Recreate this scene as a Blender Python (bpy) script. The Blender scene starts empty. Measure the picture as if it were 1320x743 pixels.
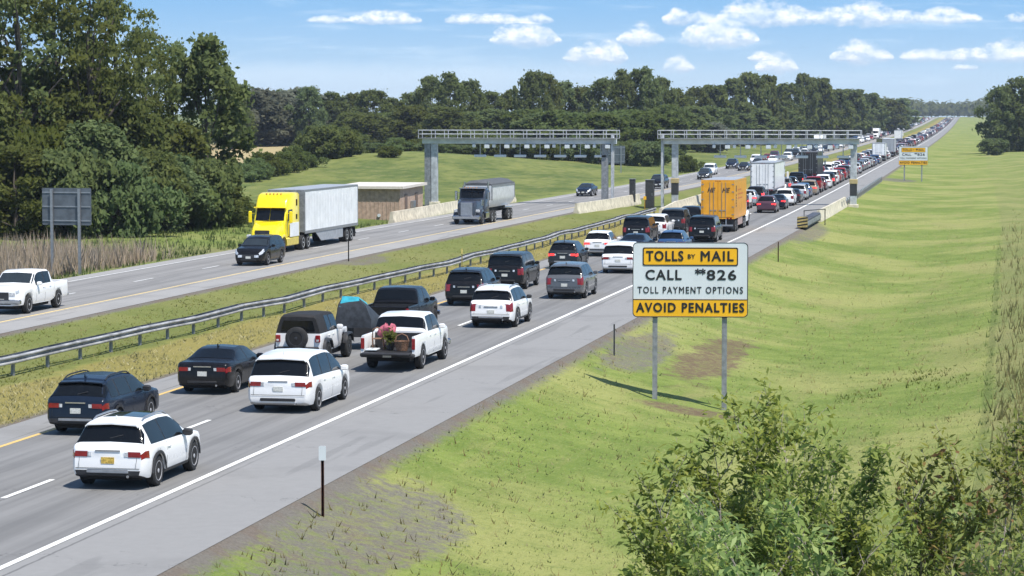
import bpy, bmesh, math, random
import numpy as np
from mathutils import Vector, Matrix

random.seed(7)
RNG = np.random.default_rng(11)
PI = math.pi
SC = bpy.context.scene
COL = SC.collection

# ------------------------------------------------------------------ helpers
def link(name, me, parent=None, loc=None, rotz=None):
    o = bpy.data.objects.new(name, me)
    COL.objects.link(o)
    if parent is not None:
        o.parent = parent
    if loc is not None:
        o.location = loc
    if rotz is not None:
        o.rotation_euler = (0, 0, rotz)
    return o

def tag(o, label=None, cat=None, group=None, kind=None):
    if label: o['label'] = label
    if cat: o['category'] = cat
    if group: o['group'] = group
    if kind: o['kind'] = kind
    return o

def thing(name, label, cat, loc=(0, 0, 0), rotz=0.0, group=None):
    o = link(name, None, None, loc, rotz)
    o.empty_display_size = 0.2
    return tag(o, label, cat, group)

class MB:
    """collects shapes for one mesh"""
    def __init__(s):
        s.v = []; s.f = []; s.m = []
    def quad(s, a, b, c, d, m=0):
        n = len(s.v); s.v += [tuple(a), tuple(b), tuple(c), tuple(d)]
        s.f.append((n, n+1, n+2, n+3)); s.m.append(m)
    def poly(s, pts, m=0):
        n = len(s.v); s.v += [tuple(p) for p in pts]
        s.f.append(tuple(range(n, n+len(pts)))); s.m.append(m)
    def box(s, x0, x1, y0, y1, z0, z1, m=0, bev=0.0):
        if bev <= 0:
            n = len(s.v)
            s.v += [(x0,y0,z0),(x1,y0,z0),(x1,y1,z0),(x0,y1,z0),(x0,y0,z1),(x1,y0,z1),(x1,y1,z1),(x0,y1,z1)]
            for f in ((0,3,2,1),(4,5,6,7),(0,1,5,4),(1,2,6,5),(2,3,7,6),(3,0,4,7)):
                s.f.append(tuple(n+i for i in f)); s.m.append(m)
        else:
            b = min(bev, .45*(x1-x0), .45*(y1-y0), .45*(z1-z0))
            rings = []
            for z, i in ((z0, b), (z0+b, 0), (z1-b, 0), (z1, b)):
                r = []
                xa, xb, ya, yb = x0+i, x1-i, y0+i, y1-i
                c = b*.6
                r = [(xa+c,ya,z),(xb-c,ya,z),(xb,ya+c,z),(xb,yb-c,z),(xb-c,yb,z),(xa+c,yb,z),(xa,yb-c,z),(xa,ya+c,z)]
                rings.append(r)
            s.loft(rings, m, True)
    def loft(s, rings, m=0, caps=True, closed=True):
        n = len(s.v); k = len(rings[0])
        for r in rings: s.v += [tuple(p) for p in r]
        for i in range(len(rings)-1):
            for j in range(k if closed else k-1):
                a = n+i*k+j; b = n+i*k+(j+1) % k
                s.f.append((a, b, b+k, a+k)); s.m.append(m)
        if caps:
            s.f.append(tuple(n+j for j in reversed(range(k)))); s.m.append(m)
            q = n+(len(rings)-1)*k
            s.f.append(tuple(q+j for j in range(k))); s.m.append(m)
    def tube(s, p0, p1, r0, r1=None, seg=8, m=0, caps=True):
        r1 = r0 if r1 is None else r1
        p0 = Vector(p0); p1 = Vector(p1); d = (p1-p0)
        if d.length < 1e-6: return
        d.normalize()
        a = d.orthogonal().normalized(); b = d.cross(a)
        R = []
        for p, r in ((p0, r0), (p1, r1)):
            R.append([p+a*(r*math.cos(2*PI*i/seg))+b*(r*math.sin(2*PI*i/seg)) for i in range(seg)])
        s.loft(R, m, caps)
    def path(s, pts, rad, seg=6, m=0):
        pts = [Vector(p) for p in pts]; R = []
        for i, p in enumerate(pts):
            d = (pts[min(i+1, len(pts)-1)]-pts[max(i-1, 0)]).normalized()
            ref = Vector((0, 0, 1)) if abs(d.z) < .95 else Vector((1, 0, 0))
            a = d.cross(ref).normalized(); b = d.cross(a)
            r = rad[i] if isinstance(rad, (list, tuple)) else rad
            R.append([p+a*(r*math.cos(2*PI*j/seg))+b*(r*math.sin(2*PI*j/seg)) for j in range(seg)])
        s.loft(R, m, True)
    def lathe(s, prof, axis='x', c=(0,0,0), seg=20, m=0):
        R = []
        for (r, h) in prof:
            ring = []
            for i in range(seg):
                a = 2*PI*i/seg
                if axis == 'x': ring.append((c[0]+h, c[1]+r*math.cos(a), c[2]+r*math.sin(a)))
                else: ring.append((c[0]+r*math.cos(a), c[1]+r*math.sin(a), c[2]+h))
            R.append(ring)
        s.loft(R, m, True)
    def grid(s, P, m=0, flip=False):
        n = len(s.v); a = len(P); b = len(P[0])
        for row in P: s.v += [tuple(p) for p in row]
        for i in range(a-1):
            for j in range(b-1):
                q = (n+i*b+j, n+i*b+j+1, n+(i+1)*b+j+1, n+(i+1)*b+j)
                s.f.append(q[::-1] if flip else q); s.m.append(m)
    def mesh(s, name, mats, smooth=True, angle=38):
        me = bpy.data.meshes.new(name)
        me.from_pydata(s.v, [], s.f)
        if not isinstance(mats, (list, tuple)): mats = [mats]
        for m in mats: me.materials.append(m)
        if len(mats) > 1:
            me.polygons.foreach_set('material_index', s.m)
        bm = bmesh.new(); bm.from_mesh(me)
        bmesh.ops.remove_doubles(bm, verts=bm.verts, dist=1e-5)
        bmesh.ops.recalc_face_normals(bm, faces=bm.faces)
        if smooth:
            for f in bm.faces: f.smooth = True
            ca = math.radians(angle)
            for e in bm.edges:
                if len(e.link_faces) == 2:
                    try:
                        e.smooth = e.calc_face_angle() < ca
                    except ValueError:
                        e.smooth = False
        bm.to_mesh(me); bm.free()
        return me
    def build(s, name, mats, parent=None, loc=None, rotz=None, smooth=True):
        return link(name, s.mesh(name, mats, smooth), parent, loc, rotz)

# ------------------------------------------------------------------ node helpers / materials
class NT:
    def __init__(s, tree):
        s.t = tree; s.n = tree.nodes; s.l = tree.links
    def new(s, typ, **kw):
        n = s.n.new(typ)
        for k, v in kw.items(): setattr(n, k, v)
        return n
    def put(s, sock, val):
        if isinstance(val, bpy.types.NodeSocket): s.l.new(val, sock)
        else: sock.default_value = val
    def math(s, op, a, b=0.0, c=0.0, clamp=False):
        n = s.new('ShaderNodeMath', operation=op); n.use_clamp = clamp
        s.put(n.inputs[0], a); s.put(n.inputs[1], b); s.put(n.inputs[2], c)
        return n.outputs[0]
    def vmath(s, op, a, b=(0,0,0)):
        n = s.new('ShaderNodeVectorMath', operation=op)
        s.put(n.inputs[0], a); s.put(n.inputs[1], b)
        return n.outputs[0]
    def noise(s, vec, scale, detail=3, rough=.55, dist=0.0):
        n = s.new('ShaderNodeTexNoise'); s.put(n.inputs['Vector'], vec)
        n.inputs['Scale'].default_value = scale; n.inputs['Detail'].default_value = detail
        n.inputs['Roughness'].default_value = rough; n.inputs['Distortion'].default_value = dist
        return n.outputs['Fac']
    def mix(s, fac, a, b):
        n = s.new('ShaderNodeMix', data_type='RGBA'); n.clamp_factor = True
        s.put(n.inputs[0], fac); s.put(n.inputs[6], a); s.put(n.inputs[7], b)
        return n.outputs[2]
    def sstep(s, x, lo, hi, a=0.0, b=1.0):
        n = s.new('ShaderNodeMapRange', interpolation_type='SMOOTHSTEP')
        s.put(n.inputs[0], x); s.put(n.inputs[1], lo); s.put(n.inputs[2], hi); s.put(n.inputs[3], a); s.put(n.inputs[4], b)
        return n.outputs[0]
    def scale_vec(s, v, sc):
        return s.vmath('MULTIPLY', v, sc)

def rgb(*c):
    return (c[0], c[1], c[2], 1.0)

MATS = {}
def mat(name):
    m = bpy.data.materials.new(name); m.use_nodes = True
    nt = NT(m.node_tree)
    b = nt.n.get('Principled BSDF')
    return m, nt, b

def simple(name, col, rough=.5, metal=0.0, coat=0.0, spec=.5, var=.08, vscale=6.0, bump=0.0, bscale=40.0, emit=None):
    if name in MATS: return MATS[name]
    m, nt, b = mat(name)
    tc = nt.new('ShaderNodeTexCoord').outputs['Object']
    n = nt.noise(tc, vscale, 4, .6)
    c2 = tuple(max(0, min(1, c*(1-var*2))) for c in col[:3])
    c1 = tuple(max(0, min(1, c*(1+var))) for c in col[:3])
    nt.put(b.inputs['Base Color'], nt.mix(nt.sstep(n, .3, .7), rgb(*c2), rgb(*c1)))
    b.inputs['Roughness'].default_value = rough
    b.inputs['Metallic'].default_value = metal
    b.inputs['Coat Weight'].default_value = coat
    b.inputs['Coat Roughness'].default_value = .06
    b.inputs['Specular IOR Level'].default_value = spec
    if bump > 0:
        bp = nt.new('ShaderNodeBump'); bp.inputs['Strength'].default_value = bump; bp.inputs['Distance'].default_value = .02
        nt.put(bp.inputs['Height'], nt.noise(tc, bscale, 4, .6)); nt.l.new(bp.outputs[0], b.inputs['Normal'])
    if emit:
        b.inputs['Emission Color'].default_value = rgb(*emit[:3]); b.inputs['Emission Strength'].default_value = emit[3]
    MATS[name] = m
    return m

def paint(name, col, metal=0.0):
    """car paint: clear coat, road dust towards the sills"""
    key = 'paint_'+name
    if key in MATS: return MATS[key]
    m, nt, b = mat(key)
    tc = nt.new('ShaderNodeTexCoord').outputs['Object']
    sep = nt.new('ShaderNodeSeparateXYZ'); nt.l.new(tc, sep.inputs[0])
    n = nt.noise(tc, 5, 5, .65)
    h = nt.math('ADD', sep.outputs[2], nt.math('MULTIPLY', nt.math('SUBTRACT', n, .5), .5))
    lum = sum(col)/3
    dust = nt.sstep(h, .80, .25, .0, .05 if lum < .1 else .16)
    nt.put(b.inputs['Base Color'], nt.mix(dust, rgb(*col), rgb(.20, .18, .155)))
    nt.put(b.inputs['Roughness'], nt.sstep(dust, 0, .25, .24, .5))
    b.inputs['Metallic'].default_value = metal
    b.inputs['Coat Weight'].default_value = .35 if lum > .1 else .12
    b.inputs['Specular IOR Level'].default_value = .35 if lum > .1 else .22
    b.inputs['Coat Roughness'].default_value = .05
    MATS[key] = m
    return m

M_GLASS = simple('window_glass', (.006, .007, .008), .08, 0, 0, .28, var=.0)
M_GLASSL = simple('tinted_glass', (.025, .032, .036), .08, 0, 0, .45, var=.05, vscale=2)
M_TYRE = simple('tyre_rubber', (.018, .018, .018), .85, var=.2)
M_RIM = simple('alloy_rim', (.42, .42, .44), .35, .15, var=.1)
M_RIMD = simple('dark_rim', (.06, .06, .065), .4, .6, var=.1)
M_PLASTIC = simple('black_plastic', (.022, .022, .024), .55, var=.15)
M_UNDER = simple('underbody_black', (.01, .01, .01), .9, var=.2)
M_TAIL = simple('tail_lamp_red', (.22, .008, .010), .18, 0, .6, var=.15, vscale=9)
M_BRAKE = simple('brake_lamp_lit', (.6, .02, .02), .2, 0, .6, emit=(1, .05, .05, 1.1))
M_HEAD = simple('headlamp_lens', (.62, .64, .66), .12, .2, .8, var=.25, vscale=14)
M_AMBER = simple('amber_lens', (.7, .25, .02), .2, 0, .5)
M_CHROME = simple('chrome_trim', (.62, .63, .65), .18, 1.0, var=.05)
M_SILVER = simple('silver_trim', (.38, .39, .41), .38, .7, var=.08)
M_PLATE = simple('licence_plate_face', (.60, .60, .55), .5, var=.12, vscale=30)
M_PLATEY = simple('licence_plate_yellow', (.62, .42, .08), .5, var=.25, vscale=26)
M_RAIL = simple('dull_weathered_rail', (.32, .325, .33), .65, .1, var=.22, vscale=1.2, bump=.1)
M_STEEL = simple('galvanised_steel', (.46, .48, .50), .5, .15, var=.14, vscale=2.5, bump=.1)
M_BEAM = simple('pale_painted_steel', (.64, .67, .70), .45, .1, var=.08, vscale=1.5)
M_POST = simple('grey_post_steel', (.27, .28, .29), .55, .4, var=.15, vscale=4)
M_RUST = simple('rusty_brown_steel', (.11, .045, .03), .75, .2, var=.25, vscale=8)

# ------------------------------------------------------------------ layout functions
CAMZ = 9.07
YAW = math.radians(11.035); PITCH = math.radians(3.84)
def sh(y):                      # the road bends gently left far away
    a = (y-223)/30.0
    return -.0145*30*(math.log1p(math.exp(a)) if a < 40 else a)
def sstep(a, b, x):
    t = max(0.0, min(1.0, (x-a)/(b-a))); return t*t*(3-2*t)
def cv(y):                      # the far carriageway draws nearer
    return 4.5*sstep(150, 420, y)
def rise(y):                    # the road climbs to a crest
    if y < 700: return 0.0
    if y < 2200: return 6.2*((y-700)/1500.0)**2
    return 6.2+.00827*(y-2200)-.00001*(y-2200)**2 if y < 2700 else 6.2+.00827*500-2.5
def wleft(x0):
    return max(0.0, min(1.0, (-33-x0)/8.5))
def X(x0, y):                   # lateral road coordinate to world x
    return x0+sh(y)+cv(y)*wleft(x0)
PROF = [(-2000, 6), (-700, 3), (-300, 1.0), (-110, .3), (-80, 0), (-62, -.3), (-57, -.55), (-54, -.3), (-52.0, -.012), (-41.4, -.012),
        (-37.5, -.40), (-33, -.16), (-28.8, -.012), (-16.5, -.012), (3.5, .088), (30, 1.0), (300, 4), (2000, 12)]
def prof(x0):
    if -16.5 < x0 < 3.5:            # shallow swale beside the shoulder
        q = (x0+16.5)/20.0
        return -.012+.1*q-1.66*math.sin(PI*q**.88)
    for i in range(len(PROF)-1):
        a, b = PROF[i], PROF[i+1]
        if x0 <= b[0]:
            t = (x0-a[0])/(b[0]-a[0]); return a[1]+(b[1]-a[1])*t
    return PROF[-1][1]
def lump(x, y):
    return (math.sin(x*.31+1.3)*math.sin(y*.23)+.6*math.sin(x*.73+y*.41)+.5*math.sin(x*.17-y*.61))*.05
def gz0(x0, y):
    x = X(x0, y)
    z = prof(x0)
    if -16.5 < x0 < 2: z *= 1-.72*sstep(120, 290, y)
    z += rise(y)
    inroad = (-52.0 <= x0 <= -41.4) or (-28.8 <= x0 <= -16.5)
    if not inroad:
        d = min(abs(x0+52), abs(x0+41.4), abs(x0+28.8), abs(x0+16.5))
        z += lump(x, y)*min(1, d/2.0)*(.35 if x0 > -20 else 1)
    # low green rise behind the shed
    if x0 < -60:
        k = min(1, (-60-x0)/20)
        z += k*3.0*math.exp(-((x+100)/22)**2-((y-410)/60)**2)
        z += k*2.0*math.exp(-((x+160)/60)**2-((y-620)/150)**2)
    return z
def x0_of(x, y):
    x0 = x-sh(y)
    for _ in range(6):
        x0 = x-sh(y)-cv(y)*wleft(x0)
    return x0
def gz(x, y):
    return gz0(x0_of(x, y), y)
def ray(px, z):
    """world x,y at photo column px and depth z (m along the view axis); used to read the layout"""
    xc = (px-660)/3300.0*z
    return xc*math.cos(YAW)-z*math.sin(YAW), z*math.cos(YAW)+xc*math.sin(YAW)

# ------------------------------------------------------------------ ground and roads
def sheet(name, cols, rows, zfun, m, kind='structure', dz=0.0, conform=True):
    nx, ny = len(cols), len(rows)
    V = []; A = []
    for y in rows:
        for x0 in cols:
            x = X(x0, y) if conform else x0
            V.append((x, y, zfun(x0, y)+dz)); A.append(x0)
    F = [(j*nx+i, j*nx+i+1, (j+1)*nx+i+1, (j+1)*nx+i) for j in range(ny-1) for i in range(nx-1)]
    me = bpy.data.meshes.new(name); me.from_pydata(V, [], F); me.materials.append(m)
    at = me.attributes.new('lane', 'FLOAT', 'POINT'); at.data.foreach_set('value', A)
    me.polygons.foreach_set('use_smooth', [True]*len(F))
    o = link(name, me)
    if kind: o['kind'] = kind
    return o

def ell(nt, px, py, cx, cy, rx, ry, nz, amp=.9):
    """soft noisy elliptical patch mask, centre value 1"""
    u = nt.math('MULTIPLY', nt.math('SUBTRACT', px, cx), 1/rx)
    v = nt.math('MULTIPLY', nt.math('SUBTRACT', py, cy), 1/ry)
    d = nt.math('SQRT', nt.math('ADD', nt.math('MULTIPLY', u, u), nt.math('MULTIPLY', v, v)))
    d = nt.math('ADD', d, nt.math('MULTIPLY', nt.math('SUBTRACT', nz, .5), amp))
    return nt.sstep(d, 1.05, .7)

def ground_material():
    m, nt, b = mat('grass_ground')
    P = nt.new('ShaderNodeTexCoord').outputs['Object']
    sep = nt.new('ShaderNodeSeparateXYZ'); nt.l.new(P, sep.inputs[0])
    px, py = sep.outputs[0], sep.outputs[1]
    at = nt.new('ShaderNodeAttribute', attribute_name='lane').outputs['Fac']
    n1 = nt.noise(P, .09, 4, .6)
    n2 = nt.noise(P, .55, 5, .65)
    n3 = nt.noise(P, 3.2, 5, .7)
    n4 = nt.noise(P, 14.0, 4, .7)
    st = nt.noise(nt.scale_vec(P, (1.6, .16, 1)), 1.0, 4, .6)      # mowing streaks along the road
    n5 = nt.noise(P, 30.0, 3, .75)
    c = nt.mix(nt.sstep(n2, .35, .65), rgb(.132, .186, .036), rgb(.195, .245, .056))
    c = nt.mix(nt.sstep(n1, .43, .60), c, rgb(.275, .285, .092))
    c = nt.mix(nt.math('MULTIPLY', nt.sstep(st, .52, .74), .5), c, rgb(.245, .235, .085))
    xs = nt.noise(nt.scale_vec(P, (.35, 1.3, 1)), 1.0, 4, .65)
    c = nt.mix(nt.math('MULTIPLY', nt.sstep(xs, .50, .68), .38), c, rgb(.12, .165, .036))
    big = nt.noise(nt.scale_vec(P, (.14, .05, .1)), 1.0, 6, .7)
    c = nt.mix(nt.math('MULTIPLY', nt.sstep(big, .50, .66), .32), c, rgb(.095, .135, .030))
    c = nt.mix(nt.math('MULTIPLY', nt.sstep(big, .46, .36), .45), c, rgb(.27, .25, .10))
    c = nt.mix(nt.math('MULTIPLY', nt.sstep(n3, .52, .72), .45), c, rgb(.095, .135, .030))
    c = nt.mix(nt.math('MULTIPLY', nt.sstep(n4, .50, .78), .38), c, rgb(.27, .28, .11))
    c = nt.mix(nt.math('MULTIPLY', nt.sstep(n5, .50, .28), .55), c, rgb(.075, .105, .026))
    n6 = nt.noise(nt.scale_vec(P, (9, 2.2, 9)), 1.0, 4, .75)
    c = nt.mix(nt.math('MULTIPLY', nt.sstep(n6, .52, .70), .4), c, rgb(.29, .30, .11))
    c = nt.mix(nt.math('MULTIPLY', nt.sstep(n6, .46, .30), .4), c, rgb(.085, .125, .028))
    # golden seeding grass beside the inner shoulder
    w = nt.math('ADD', at, nt.math('MULTIPLY', nt.math('SUBTRACT', n2, .5), 2.5))
    g1 = nt.math('MULTIPLY', nt.sstep(w, -34.6, -33.2), nt.sstep(w, -28.2, -29.2))
    c = nt.mix(nt.math('MULTIPLY', g1, .8), c, nt.mix(n3, rgb(.15, .13, .035), rgb(.36, .28, .095)))
    # duller green in the median
    g2 = nt.math('MULTIPLY', nt.sstep(w, -41.6, -40.6), nt.sstep(w, -33.6, -34.4))
    c = nt.mix(nt.math('MULTIPLY', g2, .6), c, nt.mix(n3, rgb(.075, .095, .025), rgb(.20, .19, .065)))
    # uncut drier grass beyond the mowing line, right
    g3 = nt.sstep(nt.math('ADD', at, nt.math('MULTIPLY', nt.math('SUBTRACT', n3, .5), .5)), -.75, -.35)
    c = nt.mix(nt.math('MULTIPLY', g3, nt.sstep(py, 420, 150, .15, .5)), c, nt.mix(n3, rgb(.10, .12, .04), rgb(.28, .25, .12)))
    mow_edge = nt.math('ABSOLUTE', nt.math('ADD', nt.math('ADD', at, .75), nt.math('MULTIPLY', nt.math('SUBTRACT', n2, .5), .35)))  # thin darker line along the mowing boundary
    c = nt.mix(nt.math('MULTIPLY', nt.math('MULTIPLY', nt.sstep(mow_edge, .20, .08), nt.sstep(py, 240, 150)), .35), c, rgb(.07, .085, .03))
    # left verge: reeds and weeds
    g5b = nt.math('MULTIPLY', nt.sstep(w, -54, -58), nt.sstep(py, 150, 220))
    c = nt.mix(nt.math('MULTIPLY', g5b, .6), c, nt.mix(n2, rgb(.085, .125, .03), rgb(.14, .175, .045)))
    g4 = nt.math('MULTIPLY', nt.sstep(w, -53.0, -55.0), nt.sstep(py, 190, 165))
    c = nt.mix(g4, c, nt.mix(n3, rgb(.08, .11, .03), rgb(.26, .22, .12)))
    # hay field far left
    hu = nt.math('MULTIPLY_ADD', nt.math('SUBTRACT', py, 370.0), .261, px)
    hay = nt.math('MULTIPLY', nt.sstep(nt.math('ADD', hu, nt.math('MULTIPLY', nt.math('SUBTRACT', n1, .5), 14)), -107, -113), nt.sstep(py, 318, 332))
    hay = nt.math('MULTIPLY', hay, nt.sstep(py, 760, 700))
    c = nt.mix(hay, c, nt.mix(n2, rgb(.30, .24, .12), rgb(.42, .34, .18)))
    # pale seeding meadow far left by the trees
    g5 = nt.math('MULTIPLY', nt.sstep(w, -56, -62), nt.sstep(py, 230, 330))
    g5 = nt.math('MULTIPLY', g5, nt.math('SUBTRACT', 1.0, hay))
    c = nt.mix(nt.math('MULTIPLY', g5, nt.sstep(n2, .3, .75, .15, .75)), c, rgb(.21, .21, .075))
    mw = nt.math('MULTIPLY', nt.math('MULTIPLY', nt.sstep(w, -54, -58), nt.sstep(py, 190, 240)), nt.math('SUBTRACT', 1.0, hay))
    md = nt.noise(nt.scale_vec(P, (.10, .035, .1)), 1.0, 6, .72); me_ = nt.noise(nt.scale_vec(P, (.6, .22, .6)), 1.0, 5, .7)
    mc = nt.mix(nt.sstep(md, .38, .62), rgb(.075, .11, .026), rgb(.165, .185, .050))
    mc = nt.mix(nt.math('MULTIPLY', nt.sstep(me_, .50, .66), .55), mc, rgb(.23, .215, .085))
    mc = nt.mix(nt.math('MULTIPLY', nt.sstep(me_, .47, .36), .6), mc, rgb(.055, .082, .022))
    c = nt.mix(nt.math('MULTIPLY', mw, .9), c, mc)
    # bare gravel and soil patches
    grav = nt.mix(n4, rgb(.07, .064, .054), rgb(.235, .215, .185))
    grav = nt.mix(nt.math('MULTIPLY', nt.sstep(n2, .42, .64), .5), grav, nt.mix(n4, rgb(.085, .058, .040), rgb(.215, .155, .115)))
    grav = nt.mix(nt.math('MULTIPLY', nt.sstep(n5, .62, .74), .6), grav, rgb(.42, .40, .37))
    soil = nt.mix(n3, rgb(.085, .055, .038), rgb(.20, .135, .095))
    nn = nt.math('ADD', nt.math('MULTIPLY', n2, .6), nt.math('MULTIPLY', n3, .4))
    for (cx, cy, rx, ry, what, amp) in ((-14.9, 57.5, 2.2, 7.6, 0, 1.7), (-12.3, 108, 1.3, 11, 1, 2.6), (-14.9, 104, 1.2, 9, 0, 1.6), (-16.2, 205, 2.0, 17, 0, 1.2), (-11.2, 90, 1.9, 1.3, 1, .8),
                                 (-40.8, 158, 1.6, 6, 0, 1.3), (-14.2, 376, 3.2, 10, 0, 1.2)):
        k = ell(nt, at, py, cx, cy, rx, ry, nn, amp)
        k = nt.math('MULTIPLY', k, nt.math('MULTIPLY', nt.sstep(n3, .42, .66, 1.0, .35), nt.sstep(n4, .40, .70, 1.0, .7)))
        c = nt.mix(k, c, soil if what else grav)
    # gravel strips right beside the pavement edges
    for e, wd in ((-16.55, .45), (-28.75, -.4), (-41.45, .45), (-52.0, -.7)):
        d = nt.math('ABSOLUTE', nt.math('SUBTRACT', at, e+wd*.2))
        d = nt.math('ADD', d, nt.math('MULTIPLY', nt.math('SUBTRACT', n3, .5), .9))
        c = nt.mix(nt.sstep(d, abs(wd)+.25, abs(wd)-.3), c, grav)
    nt.put(b.inputs['Base Color'], c)
    b.inputs['Roughness'].default_value = .95; b.inputs['Specular IOR Level'].default_value = .15
    bp = nt.new('ShaderNodeBump'); bp.inputs['Strength'].default_value = .8; bp.inputs['Distance'].default_value = .12
    hgt = nt.math('ADD', nt.math('MULTIPLY', n3, .8), nt.math('MULTIPLY', n4, .5))
    nt.put(bp.inputs['Height'], hgt); nt.l.new(bp.outputs[0], b.inputs['Normal'])
    return m
M_GROUND = ground_material()

def asphalt_material(name, lanes, dark, light, sh_rng):
    """lanes: lane centres; sh_rng: (lo, hi) of the travelled way, shoulders paler"""
    m, nt, b = mat(name)
    P = nt.new('ShaderNodeTexCoord').outputs['Object']
    at = nt.new('ShaderNodeAttribute', attribute_name='lane').outputs['Fac']
    n1 = nt.noise(P, .25, 4, .6); n2 = nt.noise(P, 2.5, 5, .7); n3 = nt.noise(P, 55, 3, .8)
    st = nt.noise(nt.scale_vec(P, (3.2, .05, 1)), 1.0, 4, .65)
    c = nt.mix(nt.sstep(st, .3, .7), rgb(*dark), rgb(*light))
    c = nt.mix(nt.math('MULTIPLY', nt.sstep(n1, .4, .7), .35), c, rgb(*[v*.82 for v in dark]))
    for lc in lanes:                                            # polished wheel tracks and oil line
        for off, wd, k in ((-.85, .38, .16), (.85, .38, .16), (0, .3, -.22)):
            d = nt.math('ABSOLUTE', nt.math('SUBTRACT', at, lc+off))
            f = nt.math('MULTIPLY', nt.sstep(d, wd, wd*.2), abs(k))
            f = nt.math('MULTIPLY', f, nt.sstep(st, .25, .6, .5, 1.2))
            c = nt.mix(f, c, rgb(*([.06, .06, .06] if k < 0 else [v*1.25 for v in light])))
    w = nt.math('ADD', at, nt.math('MULTIPLY', nt.math('SUBTRACT', n2, .5), .12))
    out = nt.math('MAXIMUM', nt.sstep(w, sh_rng[0]+.05, sh_rng[0]-.05), nt.sstep(w, sh_rng[1]-.05, sh_rng[1]+.05))
    shc = nt.mix(n2, rgb(*[v*1.0 for v in light]), rgb(*[min(1, v*1.32) for v in light]))
    shc = nt.mix(nt.math('MULTIPLY', nt.sstep(n1, .5, .7), .35), shc, rgb(*dark))
    c = nt.mix(out, c, shc)
    # sealed cracks: transverse every few metres, crooked
    sep = nt.new('ShaderNodeSeparateXYZ'); nt.l.new(P, sep.inputs[0])
    yy = nt.math('ADD', sep.outputs[1], nt.math('MULTIPLY', nt.math('SUBTRACT', nt.noise(P, .5, 4, .6), .5), 7.0))
    fr = nt.math('ABSOLUTE', nt.math('SUBTRACT', nt.math('FRACT', nt.math('MULTIPLY', yy, 1/9.0)), .5))
    c = nt.mix(nt.math('MULTIPLY', nt.sstep(fr, .006, .002), nt.sstep(n2, .4, .6, 0, .55)), c, rgb(.05, .05, .05))
    for jx in (sh_rng[0]-.25, sh_rng[1]+.28, (sh_rng[0]+sh_rng[1])/2+.16):
        d = nt.math('ABSOLUTE', nt.math('SUBTRACT', at, nt.math('ADD', nt.math('MULTIPLY', nt.math('SUBTRACT', n2, .5), .10), jx)))
        c = nt.mix(nt.math('MULTIPLY', nt.sstep(d, .05, .015), nt.sstep(st, .40, .56, .1, .6)), c, rgb(.055, .055, .055))
    pn = nt.noise(nt.scale_vec(P, (.9, .07, 1)), 1.0, 3, .5)
    c = nt.mix(nt.math('MULTIPLY', nt.sstep(pn, .60, .64), .28), c, rgb(.10, .10, .098))
    c = nt.mix(nt.math('MULTIPLY', nt.sstep(n3, .45, .75), .28), c, rgb(.30, .30, .295))
    c = nt.mix(nt.math('MULTIPLY', nt.sstep(n3, .5, .25), .35), c, rgb(.06, .06, .062))
    nt.put(b.inputs['Base Color'], c)
    b.inputs['Roughness'].default_value = .85; b.inputs['Specular IOR Level'].default_value = .3
    bp = nt.new('ShaderNodeBump'); bp.inputs['Strength'].default_value = .25; bp.inputs['Distance'].default_value = .01
    nt.put(bp.inputs['Height'], n3); nt.l.new(bp.outputs[0], b.inputs['Normal'])
    return m
M_ROADN = asphalt_material('asphalt_near', (-25.35, -21.7), (.150, .148, .143), (.205, .202, .195), (-27.3, -19.75))
M_ROADF = asphalt_material('asphalt_far', (-45.45, -48.95), (.185, .18, .172), (.25, .243, .232), (-50.8, -43.6))

def line_material(name, col, wear):
    m, nt, b = mat(name)
    P = nt.new('ShaderNodeTexCoord').outputs['Object']
    n = nt.math('ADD', nt.math('MULTIPLY', nt.noise(P, 1.2, 4, .7), .5), nt.math('MULTIPLY', nt.noise(P, 22, 4, .7), .5))
    nt.put(b.inputs['Base Color'], nt.mix(nt.sstep(n, .5-wear, .78-wear*.6), rgb(*col), rgb(.22, .22, .21)))
    b.inputs['Roughness'].default_value = .7
    return m
M_WHITE = line_material('white_road_paint', (.76, .76, .72), -.01)
M_WORN = line_material('worn_white_road_paint', (.62, .62, .60), .08)
M_YELL = line_material('yellow_road_paint', (.62, .42, .13), .03)
M_YELLP = line_material('faded_yellow_road_paint', (.66, .50, .22), .05)

def yrows(y0, y1):
    r = []; y = y0
    while y < y1:
        r.append(y); y += 1.6 if y < 140 else (4 if y < 330 else (12 if y < 900 else 60))
    r.append(y1); return r
ROWS = yrows(-30, 4600)
cols = [-2000, -1400, -900, -600, -420, -300, -230, -180, -150, -130, -115, -100, -90, -80, -74, -68, -62, -59.5, -57, -55.5, -54, -53, -52, -41.4, -40, -38.7, -37.5, -36.2, -35, -34, -33,
        -32, -31, -30, -29.3, -28.8, -16.5, -16, -15.6, -14.8, -14, -13.2, -12.4, -11.6, -10.6, -9.6, -8.8, -8, -7, -6, -5, -4.2, -3.5, -2.5, -1.6, -.6, .5, 2, 5, 10, 18, 30, 60, 110, 200, 300, 600, 1200, 2000]
sheet('grass_ground', cols, ROWS, gz0, M_GROUND)
RW = yrows(-30, 3200)
def zroad(x0, y): return rise(y)
rn_cols = [-28.8]+[-28.4+.4*i for i in range(30)]+[-16.5]
sheet('near_road', rn_cols, RW, zroad, M_ROADN)
rf_cols = [-52.0, -51.4, -50.7, -49, -47.2, -45.5, -43.7, -42.4, -41.4]
sheet('far_road', rf_cols, RW, zroad, M_ROADF)
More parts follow.
